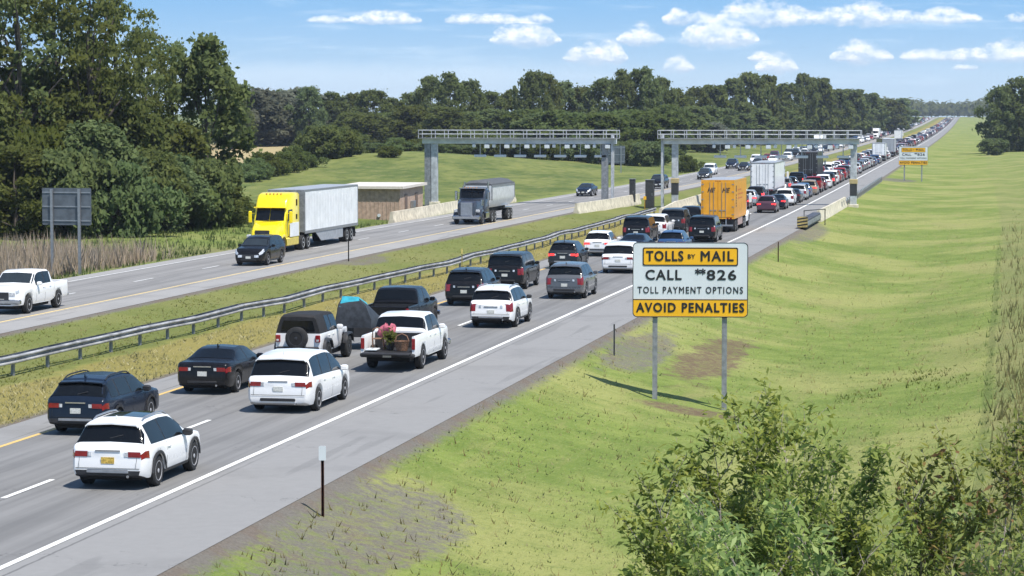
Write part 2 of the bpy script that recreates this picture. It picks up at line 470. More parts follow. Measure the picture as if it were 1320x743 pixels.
# pavement edge thickness: a thin asphalt lip that meets the verge
def stripe(name, x0, w, m, spans=None, dz=.006):
    V = []; F = []
    def seg(ys):
        n = len(V)
        for y in ys:
            V.append((X(x0-w/2, y), y, rise(y)+dz)); V.append((X(x0+w/2, y), y, rise(y)+dz))
        for i in range(len(ys)-1): F.append((n+2*i, n+2*i+1, n+2*i+3, n+2*i+2))
    if spans is None: seg(RW)
    else:
        for a, b_ in spans: seg([a, (a+b_)/2, b_])
    me = bpy.data.meshes.new(name); me.from_pydata(V, [], F); me.materials.append(m)
    o = link(name, me); o['kind'] = 'structure'
    return o
stripe('white_edge_line', -19.86, .17, M_WHITE)
stripe('yellow_edge_line', -27.2, .16, M_YELL)
DASH0 = 57.0
stripe('white_lane_dashes', -23.45, .15, M_WHITE, [(DASH0+12.8*k, DASH0+12.8*k+3.2) for k in range(-4, 160)])
stripe('faded_yellow_edge_line', -43.7, .18, M_YELLP)
stripe('faded_white_edge_line', -50.75, .16, M_WORN)
stripe('worn_lane_dashes', -47.2, .15, M_WORN, [(133.7+12.2*k, 133.7+12.2*k+3.2) for k in range(-7, 160)])

# ------------------------------------------------------------------ vehicles
def interp(tab, s):
    if s <= tab[0][0]: return tab[0][1]
    for i in range(len(tab)-1):
        a, b = tab[i], tab[i+1]
        if s <= b[0]:
            t = (s-a[0])/(b[0]-a[0]) if b[0] > a[0] else 1
            return a[1]+(b[1]-a[1])*t
    return tab[-1][1]

# s runs from the rear bumper (0) to the nose (L); top = roof outline, belt = lower window edge
KINDS = {
 'crossover': dict(L=4.45, W=1.86, wr=.60, R=.365, ax=(.88, 3.55), zb=.24, tail='wide',
    top=[(0,0.96),(.03,1.0),(.10,1.06),(.34,1.52),(.46,1.585),(.9,1.62),(1.7,1.635),(2.3,1.60),(2.55,1.52),(3.25,1.08),(3.6,1.03),(4.15,.92),(4.38,.78),(4.45,.66)],
    belt=[(0,0.950),(.03,.99),(.10,1.04),(.6,1.02),(3.2,.98),(3.6,.98),(4.15,.88),(4.45,.64)], rearwin=(.13,.35), wind=(2.62,3.20), side=[(.50,1.42),(1.48,2.86)]),
 'wagon': dict(L=4.86, W=1.87, wr=.63, R=.35, ax=(.98, 3.72), zb=.26, tail='wide',
    top=[(0,0.98),(.03,1.02),(.10,1.08),(.55,1.50),(.72,1.57),(1.2,1.62),(2.2,1.62),(2.65,1.57),(2.95,1.49),(3.65,1.08),(4.0,1.02),(4.55,.92),(4.78,.78),(4.86,.66)],
    belt=[(0,0.960),(.03,1.0),(.10,1.05),(.6,1.03),(3.6,.98),(4.0,.97),(4.55,.88),(4.86,.64)], rearwin=(.14,.52), wind=(3.0,3.60), side=[(.55,1.12),(1.2,2.12),(2.18,3.22)]),
 'suv': dict(L=4.95, W=1.97, wr=.68, R=.375, ax=(1.02, 3.92), zb=.27, tail='tall',
    top=[(0,1.05),(.03,1.08),(.10,1.15),(.34,1.62),(.46,1.70),(1.0,1.75),(2.3,1.75),(2.8,1.69),(3.05,1.60),(3.70,1.17),(4.05,1.12),(4.6,1.05),(4.85,.90),(4.95,.74)],
    belt=[(0,1.030),(.03,1.07),(.10,1.13),(.6,1.11),(3.65,1.08),(4.1,1.06),(4.6,1.0),(4.95,.72)], rearwin=(.13,.33), wind=(3.1,3.66), side=[(.46,1.16),(1.24,2.14),(2.20,3.30)]),
 'bigsuv': dict(L=5.30, W=2.04, wr=.76, R=.40, ax=(1.12, 4.2), zb=.30, tail='tall',
    top=[(0,1.15),(.03,1.18),(.08,1.22),(.22,1.76),(.32,1.86),(1.0,1.91),(2.7,1.91),(3.15,1.85),(3.35,1.76),(3.95,1.28),(4.3,1.24),(5.0,1.16),(5.22,1.0),(5.3,.8)],
    belt=[(0,1.130),(.03,1.17),(.08,1.20),(.6,1.19),(3.9,1.17),(4.3,1.17),(5.0,1.1),(5.3,.78)], rearwin=(.10,.21), wind=(3.4,3.90), side=[(.36,1.25),(1.33,2.33),(2.40,3.58)]),
 'minivan': dict(L=5.15, W=2.02, wr=.70, R=.36, ax=(1.02, 4.10), zb=.22, tail='wide',
    top=[(0,0.99),(.03,1.03),(.10,1.10),(.40,1.62),(.54,1.71),(1.1,1.77),(2.3,1.77),(2.9,1.70),(3.2,1.58),(4.15,1.08),(4.4,1.03),(4.85,.90),(5.07,.74),(5.15,.62)],
    belt=[(0,0.980),(.03,1.02),(.10,1.08),(.6,1.06),(4.1,.98),(4.4,.96),(4.85,.86),(5.15,.6)], rearwin=(.12,.39), wind=(3.26,4.10), side=[(.52,1.40),(1.48,2.50),(2.58,3.75)]),
 'sedan': dict(L=4.80, W=1.84, wr=.60, R=.335, ax=(1.02, 3.82), zb=.22, tail='wide',
    top=[(0,0.96),(.03,1.0),(.10,1.05),(.60,1.07),(.75,1.08),(1.45,1.38),(1.75,1.43),(2.3,1.45),(2.75,1.40),(3.0,1.33),(3.62,1.0),(3.95,.96),(4.5,.86),(4.72,.74),(4.80,.60)],
    belt=[(0,0.940),(.03,.98),(.10,1.02),(.75,1.02),(3.6,.93),(3.95,.92),(4.5,.83),(4.80,.58)], rearwin=(.85,1.44), wind=(3.02,3.58), side=[(1.05,2.12),(2.18,3.30)]),
 'jeep': dict(L=4.45, W=1.72, wr=.70, R=.42, ax=(.80, 3.76), zb=.48, tail='box',
    top=[(0,1.78),(.06,1.84),(.2,1.87),(1.4,1.87),(2.3,1.84),(2.42,1.80),(2.72,1.28),(2.9,1.22),(4.2,1.17),(4.33,1.10),(4.36,1.0)],
    belt=[(0,1.18),(2.7,1.18),(2.9,1.17),(4.2,1.12),(4.36,.98)], rearwin=None, wind=(2.46,2.70), side=[(1.02,1.52),(1.62,2.38)]),
 'pickup': dict(L=5.88, W=2.05, wr=.74, R=.42, ax=(1.28, 4.95), zb=.40, tail='bed', bed=1.82,
    top=[(1.82,1.30),(1.86,1.32),(2.06,1.83),(2.2,1.90),(2.9,1.93),(3.5,1.91),(3.8,1.83),(4.45,1.33),(4.7,1.30),(5.6,1.24),(5.82,1.17),(5.88,1.09)],
    belt=[(1.82,1.26),(4.4,1.24),(4.7,1.24),(5.6,1.18),(5.82,1.13),(5.88,1.05)], rearwin=(1.90,2.05), wind=(3.84,4.40), side=[(2.22,2.95),(3.05,4.05)]),
}

class Car:
    def __init__(s, kind, step):
        s.k = KINDS[kind]; k = s.k; s.kind = kind
        s.s0 = k.get('bed', 0.0); s.L = k['L'] if kind != 'jeep' else 4.36
        s.W = k['W']; s.hmax = max(t[1]-interp(k['belt'], t[0]) for t in k['top'])
        n = max(8, int((s.L-s.s0)/step)); st = {s.s0+(s.L-s.s0)*i/n for i in range(n+1)}
        for t in k['top']: st.add(t[0])
        if step < .2:
            for a in k['ax']:
                ra = s.arch()
                for q in (-1, -.98, -.9, -.75, -.5, 0, .5, .75, .9, .98, 1): st.add(min(s.L, max(s.s0, a+q*ra)))
        out = []
        for q in sorted(st):
            if not out or q-out[-1] > .012: out.append(q)
        s.st = out
    def arch(s): return s.k['R']*1.20
    def plan(s, q):
        L, k = s.L, s.k
        box = k['tail'] in ('box',)
        w = 1.0
        if s.s0 == 0:
            if box: w = min(w, interp([(0,.97),(.06,1.0)], q))
            else: w = min(w, interp([(0,.86),(.04,.91),(.12,.955),(.35,.985),(.8,1.0)], q))
        if box: f = interp([(0,.80),(.1,.84),(1.4,.90),(1.9,1.0)], L-q)
        else: f = interp([(0,.66),(.05,.78),(.15,.88),(.4,.955),(.9,.99),(1.4,1.0)], L-q)
        return min(w, f)
    def ring(s, q):
        k = s.k
        w = s.W/2*s.plan(q); zt = interp(k['top'], q); be = min(interp(k['belt'], q), zt-.012)
        zb = k['zb']
        zb += interp([(0,.10),(.25,0)], q-s.s0)+interp([(0,.0),(.3,.0)], s.L-q)
        for a in k['ax']:
            ra = s.arch(); d = abs(q-a)
            if d < ra: zb = max(zb, k['R']+math.sqrt(ra*ra-d*d)*.98)
        g = max(0.0, min(1.0, (zt-be-.03)/max(.01, s.hmax-.03)))
        wr = w*.93+(w*k['wr']/.86*.86-w*.93)*0
        wr = w*(.93+(k['wr']/(1.0)+.0-.0 if False else 0)) if False else w*.93*(1-g)+min(w*.93, s.W/2*(k['wr']+.06))*g
        ed = min(.085, .42*(zt-be))
        zm = be-zb
        if s.kind == 'jeep': side = [(w*.80, zb), (w*.95, zb+.02), (w, zb+.10), (w, zb+.6*zm), (w, be-.03), (w*.985, be)]
        else: side = [(w*.80, zb), (w*.94, zb+.03*min(1, zm*3)), (w*.985, zb+.22*zm), (w, zb+.62*zm), (w*.985, be-.05*min(1, zm*3)), (w*.955, be)]
        r = [(0, zb)]+side
        a = r[-1]; top = (wr, zt-ed)
        r.append(((a[0]+top[0])/2+.012*g, (a[1]+top[1])/2))
        r.append(top)
        r.append((wr*.90, zt-ed*.22))
        r.append((0, zt+.018*(1-.3*g)))
        return r
    def bulge(s, q, z):
        o = 0.0
        if s.s0 == 0 and q < .45 and s.k['tail'] != 'box':
            o -= (1-q/.45)*interp([(.2,-.02),(.38,.06),(.62,.075),(.72,.02),(.95,.02),(1.05,0)], z)
        if s.L-q < .5:
            f = 1-(s.L-q)/.5
            o += f*interp([(.15,-.05),(.35,.05),(.55,.05),(.75,0)], z)
        return o
    def P(s, q, t, side=1):
        r = s.ring(q); i = max(0, min(9, int(t))); f = t-i
        x = r[i][0]+(r[i+1][0]-r[i][0])*f; z = r[i][1]+(r[i+1][1]-r[i][1])*f
        return Vector((side*x, q+s.bulge(q, z), z))
    def body(s, mb, roofm=0, cladm=None):
        n = len(mb.v); K = 20
        for q in s.st:
            r = s.ring(q)
            pts = [(x, z) for x, z in r]+[(-x, z) for x, z in reversed(r[1:-1])]
            for x, z in pts: mb.v.append((x, q+s.bulge(q, z), z))
        for i in range(len(s.st)-1):
            for j in range(K):
                a = n+i*K+j; b = n+i*K+(j+1) % K
                h = j if j < 10 else 19-j
                m = 0
                if h >= 6 and roofm: m = roofm
                if cladm is not None and h <= (2 if q < .6 else 1): m = cladm
                mb.f.append((a, b, b+K, a+K)); mb.m.append(m)
        for e in (0, len(s.st)-1):
            o = n+e*K
            for j in range(10):
                a, b, c, d = o+j, o+j+1, o+(K-j-1) % K if j+1 < 10 else o+10, o+(K-j) % K
                m = 0
                if j <= 2 and cladm is not None: m = cladm
                if j >= 6 and roofm: m = roofm
                idx = []
                for v in (a, b, c, d):
                    if v not in idx: idx.append(v)
                if len(idx) >= 3:
                    mb.f.append(tuple(idx)); mb.m.append(m)
    def patch(s, mb, q0, q1, t0, t1, sides=(1,), nq=6, ntt=3, off=.007, m=0, inset=0):
        """a thin shell laid on the body surface"""
        for sd in sides:
            P = [[s.P(q0+(q1-q0)*i/nq, t0+(t1-t0)*j/ntt, sd) for j in range(ntt+1)] for i in range(nq+1)]
            s.shell(mb, P, off, m)
    def shell(s, mb, P, off, m):
        a, b = len(P), len(P[0]); cen = Vector((0, s.L*.5, .75))
        N = [[None]*b for _ in range(a)]
        for i in range(a):
            for j in range(b):
                d1 = P[min(i+1, a-1)][j]-P[max(i-1, 0)][j]; d2 = P[i][min(j+1, b-1)]-P[i][max(j-1, 0)]
                nn = d1.cross(d2)
                nn = nn.normalized() if nn.length > 1e-9 else Vector((0, 0, 1))
                ref = P[i][j]-cen; ref.y *= .35
                if nn.dot(ref) < 0: nn = -nn
                N[i][j] = nn
        top = [[P[i][j]+N[i][j]*off for j in range(b)] for i in range(a)]
        mb.grid(top, m)
        rim = [(i, 0) for i in range(a)]+[(a-1, j) for j in range(1, b)]+[(i, b-1) for i in range(a-2, -1, -1)]+[(0, j) for j in range(b-2, 0, -1)]
        for x in range(len(rim)):
            i, j = rim[x]; i2, j2 = rim[(x+1) % len(rim)]
            mb.quad(top[i][j], top[i2][j2], P[i2][j2]-N[i2][j2]*.01, P[i][j]-N[i][j]*.01, m)
    def cap(s, u, t, front=False):
        p = s.P(s.L if front else s.s0, t); return Vector((p.x*u, p.y, p.z))
    def cappatch(s, mb, u0, u1, t0, t1, front=False, nq=4, ntt=3, off=.012, m=0, z=None):
        P = []
        for i in range(nq+1):
            row = []
            for j in range(ntt+1):
                row.append(s.cap(u0+(u1-u0)*i/nq, t0+(t1-t0)*j/ntt, front))
            P.append(row)
        a = Vector((0, off if front else -off, 0))
        top = [[p+a for p in r] for r in P]
        mb.grid(top, m)
        A, B = len(P), len(P[0])
        rim = [(i, 0) for i in range(A)]+[(A-1, j) for j in range(1, B)]+[(i, B-1) for i in range(A-2, -1, -1)]+[(0, j) for j in range(B-2, 0, -1)]
        for x in range(len(rim)):
            i, j = rim[x]; i2, j2 = rim[(x+1) % len(rim)]
            mb.quad(top[i][j], top[i2][j2], P[i2][j2]-a, P[i][j]-a, m)
    def t_at(s, q, z):
        r = s.ring(q)
        for i in range(1, 10):
            if r[i][1] <= z <= r[i+1][1]: return i+(z-r[i][1])/max(1e-6, r[i+1][1]-r[i][1])
        return 5.5

_wc = {}
def wheel_meshes(R, w, rim='alloy'):
    key = (round(R, 3), round(w, 3), rim)
    if key in _wc: return _wc[key]
    t = MB()
    t.lathe([(R*.62, w/2-.02), (R*.66, w/2), (R*.90, w/2), (R*.985, w/2-.025), (R, w/2-.05), (R, -w/2+.05), (R*.97, -w/2+.02), (R*.6, -w/2)], 'x', seg=24)
    r = MB(); ri = R*.66
    r.lathe([(ri, w/2-.012), (ri*.97, w/2-.004), (ri*.90, w/2-.03), (ri*.86, w/2-.07), (.02, w/2-.075)], 'x', seg=24, m=1)
    n = 5 if rim != 'steel' else 8
    for i in range(n):
        a = 2*PI*i/n+.3
        ca, sa = math.cos(a), math.sin(a)
        hw = ri*.14
        pts = []
        for rr, ww in ((.05, hw*1.5), (ri*.93, hw*.9)):
            pts.append((rr, -ww)); pts.append((rr, ww))
        q = [(pts[0]), (pts[2]), (pts[3]), (pts[1])]
        top = [(w/2-.015, y*ca-z*sa, y*sa+z*ca) for y, z in q]
        bot = [(w/2-.07, y*ca-z*sa, y*sa+z*ca) for y, z in q]
        r.loft([bot, top], 0)
    r.lathe([(.055, w/2-.07), (.055, w/2-.006), (.04, w/2)], 'x', seg=12, m=0)
    r.lathe([(ri*1.0, w/2-.02), (ri*1.0, w/2), (ri*.93, w/2), (ri*.93, w/2-.02)], 'x', seg=24, m=0)
    _wc[key] = (t, r); return _wc[key]

class Parts:
    """collects (name, MB, materials, parent index, location, mirror) before they become objects"""
    def __init__(s): s.p = []
    def add(s, name, mb, mats, parent=None, loc=(0,0,0), rz=0.0, label=None):
        s.p.append([name, mb, mats if isinstance(mats, (list, tuple)) else [mats], parent, Vector(loc), rz, label]); return len(s.p)-1
    def realise(s, root, cache=None):
        obs = []
        for (name, mb, mats, parent, loc, rz, label) in s.p:
            key = (id(mb), tuple(m.name for m in mats))
            me = _pm.get(key)
            if me is None:
                me = mb.mesh(name, mats); _pm[key] = me; _keep.append(mb)
            o = link(name, me, root if parent is None else obs[parent], loc, rz)
            if label: o['label'] = label
            obs.append(o)
        return obs
    def merged(s, name):
        """all parts as ONE mesh (for copies only a few pixels large)"""
        out = MB(); mats = []
        world = []
        for (nm, mb, ms, parent, loc, rz, label) in s.p:
            M = Matrix.Translation(loc) @ Matrix.Rotation(rz, 4, 'Z')
            if parent is not None: M = world[parent] @ M
            world.append(M)
            idx = []
            for m in ms:
                if m not in mats: mats.append(m)
                idx.append(mats.index(m))
            n = len(out.v)
            out.v += [tuple(M @ Vector(v)) for v in mb.v]
            out.f += [tuple(n+i for i in f) for f in mb.f]
            out.m += [idx[m] for m in mb.m]
        return out.mesh(name, mats)
_pm = {}; _keep = []

def add_wheels(pt, axles, half, R, w, rim, rimm, dual=False):
    t, r = wheel_meshes(R, w, rim)
    for a in axles:
        for sd in (1, -1):
            i = pt.add('wheel', t, M_TYRE, None, (sd*(half-w/2), a, R), 0 if sd > 0 else PI)
            pt.add('rim', r, [rimm, M_UNDER], i)

def car_parts(kind, pm, lod=0, brake=False, rails=None, clad=True, roofm=None, sunroof=False, plate=None, rimm=None, front=False, tag_=None, lightbar=False, gate_open=False):
    k = KINDS[kind]; c = Car(kind, .10 if lod == 0 else .45); pt = Parts()
    L, W, R = c.L, c.W, k['R']
    mb = MB(); c.body(mb, 2 if roofm else 0, 1 if clad else None)
    body = pt.add('body', mb, [pm, M_PLASTIC, roofm or pm])
    ub = MB(); ub.box(-W*.36, W*.36, (c.s0 or .15)*1.0+.1, L-.25, R*.55, k['zb']+.42); 
    pt.add('underbody', ub, M_UNDER)
    hi = lod == 0
    # glass
    nq = 6 if hi else 2
    if kind == 'jeep':
        g = MB(); c.cappatch(g, -.80, .80, 6.35, 7.8); pt.add('rear_window', g, M_GLASS)
    elif k['rearwin']:
        g = MB(); a, b = k['rearwin']; c.patch(g, a, b, 8.25 if kind != 'sedan' else 8.1, 10, (1,), nq, 4, .008); c.patch(g, a, b, 8.25 if kind != 'sedan' else 8.1, 10, (-1,), nq, 4, .008)
        if kind != 'sedan':            # the glass wraps towards the pillars
            c.patch(g, a, b, 7.25, 8.2, (1, -1), nq, 3, .006)
        pt.add('rear_window', g, M_GLASS)
    g = MB(); a, b = k['wind']; c.patch(g, a, b, 8.2, 10, (1,), nq, 4, .008); c.patch(g, a, b, 8.2, 10, (-1,), nq, 4, .008)
    pt.add('windshield', g, M_GLASSL)
    for sd in (1, -1):
        if kind != 'jeep':
            g = MB(); c.patch(g, k['side'][0][0]-.02, k['side'][-1][1]+.03, 6.1, 7.96, (sd,), 12 if hi else 4, 2, .003); pt.add('window_trim', g, M_PLASTIC)
        if hi:
            for (a, b) in k['side']:
                g = MB(); c.patch(g, a, b, 6.15, 7.92, (sd,), 6, 3, .007); pt.add('side_window', g, M_GLASS)
        else:
            g = MB(); c.patch(g, k['side'][0][0], k['side'][-1][1], 6.1, 7.9, (sd,), 5, 1, .007); pt.add('side_window', g, M_GLASS)
    # lamps
    tl = M_BRAKE if brake else M_TAIL
    if k['tail'] in ('wide', 'tall'):
        zl = interp(k['belt'], .2)
        for sd in (1, -1):
            g = MB()
            if k['tail'] == 'wide':
                ta, tb = c.t_at(0, zl-.25), c.t_at(0, zl-.12)
                c.cappatch(g, sd*.62, sd*1.0, ta, tb)
                c.patch(g, 0.0, .26, c.t_at(.1, zl-.26), c.t_at(.1, zl-.10), (sd,), 3, 2, .010)
            else:
                ta, tb = c.t_at(0, zl-.40), c.t_at(0, zl-.08)
                c.cappatch(g, sd*.80, sd*1.0, ta, tb)
                c.patch(g, 0.0, .16, c.t_at(.08, zl-.40), c.t_at(.08, zl-.02), (sd,), 3, 2, .010)
            pt.add('tail_light', g, tl)
        if hi and not front:
            g = MB(); zp = zl-.33 if k['tail'] == 'wide' else zl-.42
            yb = c.cap(.3, c.t_at(0, zp)).y
            g.box(-.155, .155, yb-.025, yb, zp-.075, zp+.075); pt.add('licence_plate', g, plate or M_PLATE)
            g = MB(); zz = k['zb']+.20; yy = c.cap(0, c.t_at(0, zz)).y
            g.box(-W*.27, W*.27, yy-.02, yy+.02, zz-.04, zz+.05, bev=.02); pt.add('bumper_insert', g, M_SILVER if clad else M_PLASTIC)
            g = MB(); g.tube((W*.27, yy-.05, zz-.10), (W*.27, yy+.12, zz-.10), .035, seg=10); pt.add('exhaust_pipe', g, M_CHROME)
            g = MB(); zz = zl-.10 if k['tail'] == 'wide' else zl-.20; yy = c.cap(0, c.t_at(0, zz)).y
            g.box(-.30, .30, yy-.018, yy+.01, zz-.018, zz+.018); pt.add('tailgate_trim', g, M_CHROME)
            for sd in (1, -1):
                g = MB(); c.cappatch(g, sd*.50, sd*.615, c.t_at(0, zl-.235), c.t_at(0, zl-.135), off=.013, nq=2, ntt=1); pt.add('reverse_lamp', g, M_HEAD)
                g = MB(); c.cappatch(g, sd*.86, sd*.868, c.t_at(0, zl-.50), c.t_at(0, zl-.26), off=.003, nq=1, ntt=3); pt.add('tailgate_seam', g, M_UNDER)
                qf = k['ax'][0]+.02; zf = interp(k['belt'], qf)-.14; tf = c.t_at(qf, zf);
                if sd > 0:
                    g = MB()
                    c.patch(g, qf-.09, qf-.082, tf-.3, tf+.3, (sd,), 1, 2, .002); c.patch(g, qf+.082, qf+.09, tf-.3, tf+.3, (sd,), 1, 2, .002); pt.add('fuel_door_seam', g, M_UNDER)
            # tailgate seam and bumper seam: thin dark lines
            g = MB(); ts = c.t_at(0, zl-.52); c.cappatch(g, -.97, .97, ts, ts+.05, off=.003, nq=8, ntt=1); pt.add('tailgate_seam', g, M_UNDER)
    elif kind == 'jeep':
        for sd in (1, -1):
            g = MB(); g.box(min(sd*.66, sd*.84), max(sd*.66, sd*.84), -.06, .03, .86, 1.12, bev=.02); pt.add('tail_light', g, tl)
            g = MB(); g.box(min(sd*.705, sd*.795), max(sd*.705, sd*.795), -.066, -.055, .90, .97); pt.add('reverse_lamp', g, M_HEAD)
    zh = interp(k['belt'], L-.25)
    if kind == 'jeep':
        for sd in (1, -1):
            g = MB(); g.tube((sd*.55, L-.02, .95), (sd*.55, L+.03, .95), .10, seg=14); pt.add('headlight', g, M_HEAD)
    else:
        for sd in (1, -1):
            g = MB(); z1 = zh-.02; z0 = zh-.17
            c.patch(g, L-(.36 if kind != 'pickup' else .12), L-.02, c.t_at(L-.15, z0), c.t_at(L-.15, z1), (sd,), 4, 2, .010)
            c.cappatch(g, sd*.60, sd*1.0, c.t_at(L, min(z0, interp(k['belt'], L)-.2)), c.t_at(L, interp(k['belt'], L)-.05), True)
            pt.add('headlight', g, M_HEAD)
    if hi or front:
        g = MB(); zt_ = interp(k['belt'], L)
        c.cappatch(g, -.56, .56, c.t_at(L, zt_-(.40 if kind == 'pickup' else .26)), c.t_at(L, zt_-.03), True); pt.add('grille', g, M_PLASTIC)
        g = MB(); c.cappatch(g, -.75, .75, c.t_at(L, k['zb']+.06), c.t_at(L, k['zb']+.17), True); pt.add('lower_intake', g, M_PLASTIC)
        if front:
            g = MB(); zz = k['zb']+.25; yy = c.cap(0, c.t_at(L, zz), True).y; g.box(-.155, .155, yy, yy+.025, zz-.07, zz+.07); pt.add('licence_plate', g, M_PLATE)
    if hi:
        # mirrors, handles, rails, seams
        qa = k['side'][-1][1]-.12; zb_ = interp(k['belt'], qa)
        for sd in (1, -1):
            p = c.P(qa, 6.1, sd); g = MB()
            x0, x1 = sorted((p.x+sd*.02, p.x+sd*.24))
            g.box(x0, x1, p.y-.08, p.y+.10, p.z-.02, p.z+.15, bev=.04); pt.add('mirror', g, pm if not clad else M_PLASTIC)
            for (a, b) in k['side']:
                qh = a+.14
                if qh < k['ax'][0]+.2: continue
                p = c.P(qh, c.t_at(qh, interp(k['belt'], qh)-.13), sd); g = MB()
                x0, x1 = sorted((p.x-sd*.01, p.x+sd*.03)); g.box(x0, x1, p.y-.09, p.y+.09, p.z-.017, p.z+.017, bev=.01); pt.add('door_handle', g, pm)
            for (a, b) in k['side']:
                q = b+.05
                if k['ax'][0]+c.arch() < q < k['ax'][1]-c.arch()*.6:
                    g = MB(); c.patch(g, q-.009, q+.009, 2.2, 6.0, (sd,), 1, 5, .002); pt.add('door_seam', g, M_UNDER)
            g = MB(); a0, a1 = k['ax'][0]+c.arch()*1.02, k['ax'][1]-c.arch()*1.02
            c.patch(g, a0, a1, 1.6, 2.5 if clad else 2.0, (sd,), 6, 2, .018); pt.add('sill', g, M_PLASTIC if clad else pm)
            if clad:
                for ax in k['ax']:
                    ra = c.arch(); P = []
                    for i in range(13):
                        an = PI*i/12; row = []
                        for rr in (ra*.98, ra*1.14):
                            q = max(c.s0+.02, min(L-.02, ax+rr*math.cos(an))); z = R+rr*math.sin(an)*.98
                            row.append(Vector((sd*(W/2*c.plan(q)+.012), q, max(z, k['zb']))))
                        P.append(row)
                    g = MB(); c.shell(g, P, .012, 0); pt.add('wheel_arch_trim', g, M_PLASTIC)
        if rails:
            a, b = k['side'][0][0]+.15, k['wind'][0]-.25
            for sd in (1, -1):
                g = MB(); pts = [c.P(a+(b-a)*i/8, 8.75, sd)+Vector((0, 0, .06 if 0 < i < 8 else .0)) for i in range(9)]
                g.path(pts, .022, 6); pt.add('roof_rail', g, rails)
        if sunroof:
            g = MB(); a, b = k['wind'][0]-1.6, k['wind'][0]-.30
            for sd in (1, -1): c.patch(g, a, b, 9.15, 10, (sd,), 4, 3, .008)
            pt.add('sunroof', g, M_GLASS)
        if kind in ('sedan', 'crossover', 'wagon', 'minivan', 'suv'):
            q = 1.75 if kind == 'sedan' else k['rearwin'][1]+.32
            p = c.P(q, 9.99, 1); g = MB(); g.loft([[(.03, p.y-.09, p.z), (-.03, p.y-.09, p.z), (-.02, p.y+.10, p.z), (.02, p.y+.10, p.z)], [(.008, p.y-.10, p.z+.09), (-.008, p.y-.10, p.z+.09), (-.008, p.y-.04, p.z+.07), (.008, p.y-.04, p.z+.07)]])
            pt.add('antenna', g, pm)
        if k['tail'] in ('wide', 'tall') and kind != 'sedan':
            q = k['rearwin'][1]+.05; g = MB()
            P = [[c.P(q, t, sd) + Vector((0, dy, dz)) for (dy, dz) in ((0.05, .025), (-.16, -.005))] for (t, sd) in ((8.3,1),(9,1),(9.6,1),(10,1),(9.6,-1),(9,-1),(8.3,-1))]
            n = len(P); lo = [[p-Vector((0, 0, .035)) for p in r] for r in P]
            g.grid(P); g.grid(lo)
            for i in range(n-1): g.quad(P[i][1], P[i+1][1], lo[i+1][1], lo[i][1])
            for i in (0, n-1): g.quad(P[i][0], P[i][1], lo[i][1], lo[i][0])
            pt.add('roof_spoiler', g, roofm or pm)
            p = c.P(k['rearwin'][0]+.04, 10, 1)
            g = MB(); g.tube((0, p.y-.015, p.z+.0), (.30, p.y-.02+.05, p.z+.075), .012, seg=5); pt.add('rear_wiper', g, M_PLASTIC)
    # wheels
    if hi: add_wheels(pt, k['ax'], W/2*(.985 if kind != 'jeep' else 1.10), R, .235 if kind not in ('jeep', 'pickup') else .28, 'alloy', rimm or M_RIM)
    else:
        t = MB()
        t.lathe([(R*.2, .115), (R*.9, .115), (R, .08), (R, -.08), (R*.9, -.115)], 'x', seg=12)
        r_ = MB(); r_.lathe([(R*.6, .112), (R*.6, .122), (.03, .125)], 'x', seg=10)
        for a in k['ax']:
            for sd in (1, -1):
                i = pt.add('wheel', t, M_TYRE, None, (sd*(W/2*.985-.115), a, R), 0 if sd > 0 else PI)
                pt.add('rim', r_, rimm or M_RIM, i)
    # ---- kind specific pieces
    if kind == 'jeep':
        t, r = wheel_meshes(R*.98, .26, 'alloy')
        sp = MB(); sp.v = [(y, -x-.18, z+1.02) for x, y, z in t.v]; sp.f = list(t.f); sp.m = list(t.m)
        i = pt.add('spare_wheel', sp, M_TYRE)
        sr = MB(); sr.v = [(y, -x-.18, z+1.02) for x, y, z in r.v]; sr.f = list(r.f); sr.m = list(r.m)
        pt.add('rim', sr, [M_RIMD, M_UNDER], i)
        g = MB(); g.box(-.92*W/2, .92*W/2, -.16, .02, .52, .70, bev=.03); pt.add('rear_bumper', g, M_PLASTIC)
        g = MB(); g.box(-.45, .45, L-.02, L+.03, .72, 1.10, bev=.02); pt.add('grille', g, pm)
        g = MB(); g.box(-.88*W/2, .88*W/2, L+.02, L+.22, .50, .70, bev=.04); pt.add('front_bumper', g, M_PLASTIC)
        for ax in k['ax']:
            for sd in (1, -1):
                P = []
                ra = R*1.22
                for i in range(11):
                    an = PI*(.08+.84*i/10); q = ax+ra*1.12*math.cos(an); z = R+ra*min(1.0, math.sin(an)*1.25)
                    P.append([Vector((sd*W/2*.96, q, z)), Vector((sd*(W/2+.10), q, z-.015)), Vector((sd*(W/2+.11), q, z-.06))])
                g = MB(); c.shell(g, P, .02, 0); pt.add('fender_flare', g, M_PLASTIC)
    if kind == 'pickup' :
        B = k['bed']; zb, zr = .52, 1.26; ra = c.arch()
        for sd in (1, -1):
            g = MB(); ax = k['ax'][0]
            n = 26; outer = []; inner = []
            P = []
            for i in range(n+1):
                q = .04+(B-.05-.04)*i/n
                d = abs(q-ax); zl = zb
                if d < ra: zl = max(zl, R+math.sqrt(ra*ra-d*d)*.98)
                w = W/2*interp([(0,.965),(.12,.99),(.5,1.0)], q)
                P.append([(sd*(w-.03), q, zl), (sd*w, q, zl+.10), (sd*w, q, zr-.30), (sd*(w-.015), q, zr-.06), (sd*(w-.04), q, zr), (sd*(w-.10), q, zr), (sd*(w-.12), q, zr-.03), (sd*(w-.12), q, zb+.12)])
            g.grid(P)
            g.poly(P[0]); g.poly(P[-1])
            pt.add('bed_side', g, pm)
            g = MB(); x0, x1 = sorted((sd*(W/2-.155), sd*(W/2*.968)))
            g.box(x0, x1, .005, .09, .78, 1.18, bev=.02); pt.add('tail_light', g, tl)
